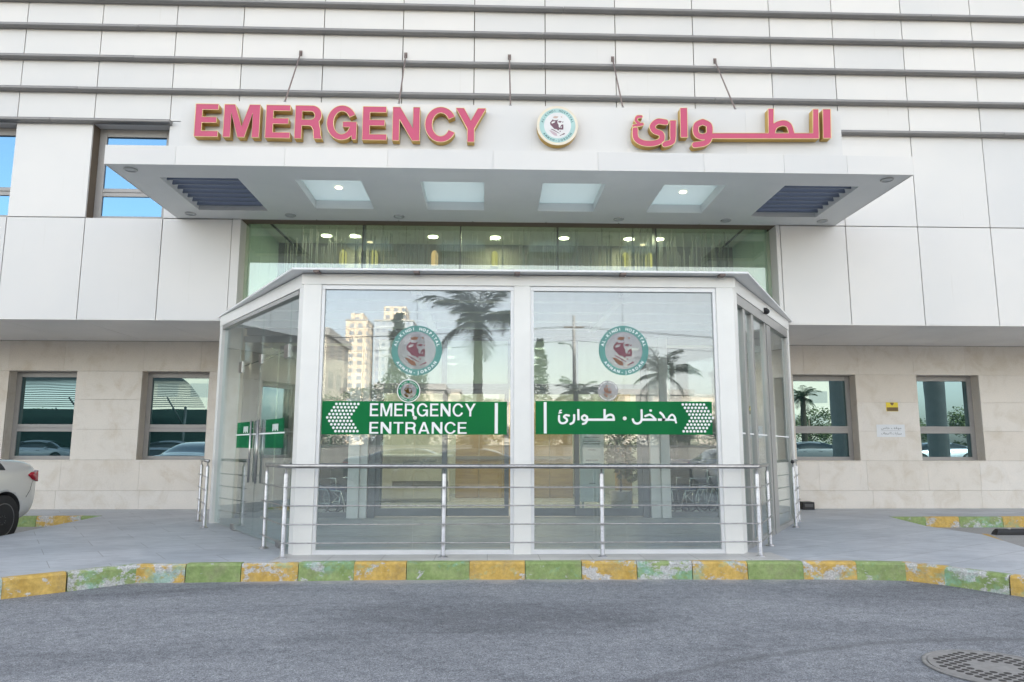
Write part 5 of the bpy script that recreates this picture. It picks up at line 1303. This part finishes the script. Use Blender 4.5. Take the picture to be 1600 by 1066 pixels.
# shade roof
t = thing('carport_shade', (-27, -15, GZ), 'curved slatted steel shade roof over the parked cars', 'carport')
for x in (-33, -26.5, -20.4):
    g = MB(); g.tube([(x, -17.5, GZ), (x, -17.5, 4.0)], .08, 10); g.build('post', M['shade'], t); g = MB(); g.tube([(x, -17.5, 2.6), (x, -14.6, 4.4)], .05, 8); g.build('brace', M['shade'], t)
g = MB()
for i in range(26):
    q = i/25; y = -18.3+5.6*q; z = 4.0+1.6*math.sin(q*math.pi*.62); g.box((-36, y-.07, z), (-19.4, y+.07, z+.05))
g.build('slatted_roof', M['shade'], t)
t = thing('screen_fence', (-30, -19.2, GZ), 'tall dark green mesh screen fence behind the shade roof', 'fence')
g = MB(); g.box((-46, -19.25, GZ), (-14, -19.2, 3.9)); g.build('mesh_panel', M['screen'], t)
for x in range(-46, -13, 4): g = MB(); g.tube([(x, -19.3, GZ), (x, -19.3, 4.0)], .05, 8); g.build('post', M['shade'], t)
# columns with a beam
for i, x in enumerate((17.35, 22.15)):
    t = thing('concrete_column', (x, -3, ROADZ), ['thick round concrete column nearer the porch', 'thick round concrete column farther along the road'][i], 'column', 'round columns beside the road')
    g = MB(); g.lathe((x, -3, ROADZ), [(.46, 0), (.46, 8.5)], 32); g.build('shaft', M['concrete'], t)
    g = MB(); g.lathe((x, -3, 8.3), [(.46, 0), (.7, .3), (.7, .5)], 32); g.build('capital', M['concrete'], t)
# boundary wall with hedge band
t = thing('boundary_wall', (0, -23.5, GZ), 'low stone boundary wall running along the far side of the road', 'wall')
g = MB(); g.box((-13, -23.7, GZ), (60, -23.4, GZ+1.1)); g.build('masonry', M['stone'], t); g = MB(); g.box((-13, -23.75, GZ+1.101), (60, -23.35, GZ+1.2)); g.build('coping', M['concrete'], t)
# towers and blocks
def building(x0, x1, y, d, h, mt, lab, top=None, name='apartment_block'):
    t = thing(name, ((x0+x1)/2, y, GZ), lab, 'building')
    g = MB(); g.box((x0, y, GZ), (x1, y-d, h)); g.build('wall', M[mt], t)
    g = MB(); g.box((x0-.3, y+.3, h), (x1+.3, y-d-.3, h+.8)); g.build('parapet', M['concrete'], t)
    if top: g = MB(); g.box((top[0], y-2, h+.8), (top[1], y-d+2, top[2])); g.build('penthouse', M['tower'], t)
building(-69, -58.5, -332, 18, 62, 'tower', 'slim beige tower on the left in the skyline', (-67, -61, 66), 'tower_block')
building(-57, -38, -345, 22, 64, 'towerglass', 'broad blue grey tower with a stepped beige top', (-53, -42, 72), 'tower_block')
building(-72.5, -69.2, -330, 14, 50, 'towerglass', 'narrow pale tower beside the slim beige one', None, 'tower_block')
for i, (x0, x1, y, h, lab) in enumerate([(-46, -30, -62, 11, 'low beige apartment block at the far left'), (-28, -17, -58, 13, 'beige apartment block behind the shade roof'), (-15, -6, -80, 9, 'beige block behind the cypresses'), (0, 12, -95, 8, 'low beige block behind the tall palm'), (17, 30, -88, 9, 'low beige block at the right'), (34, 50, -70, 12, 'beige apartment block at the far right'), (-120, -80, -200, 26, 'long beige block on the left hillside'), (40, 90, -220, 18, 'long beige block on the right hillside'), (-30, -8, -190, 17, 'beige block below the towers')]):
    building(x0, x1, y, 12, h, 'block', lab)
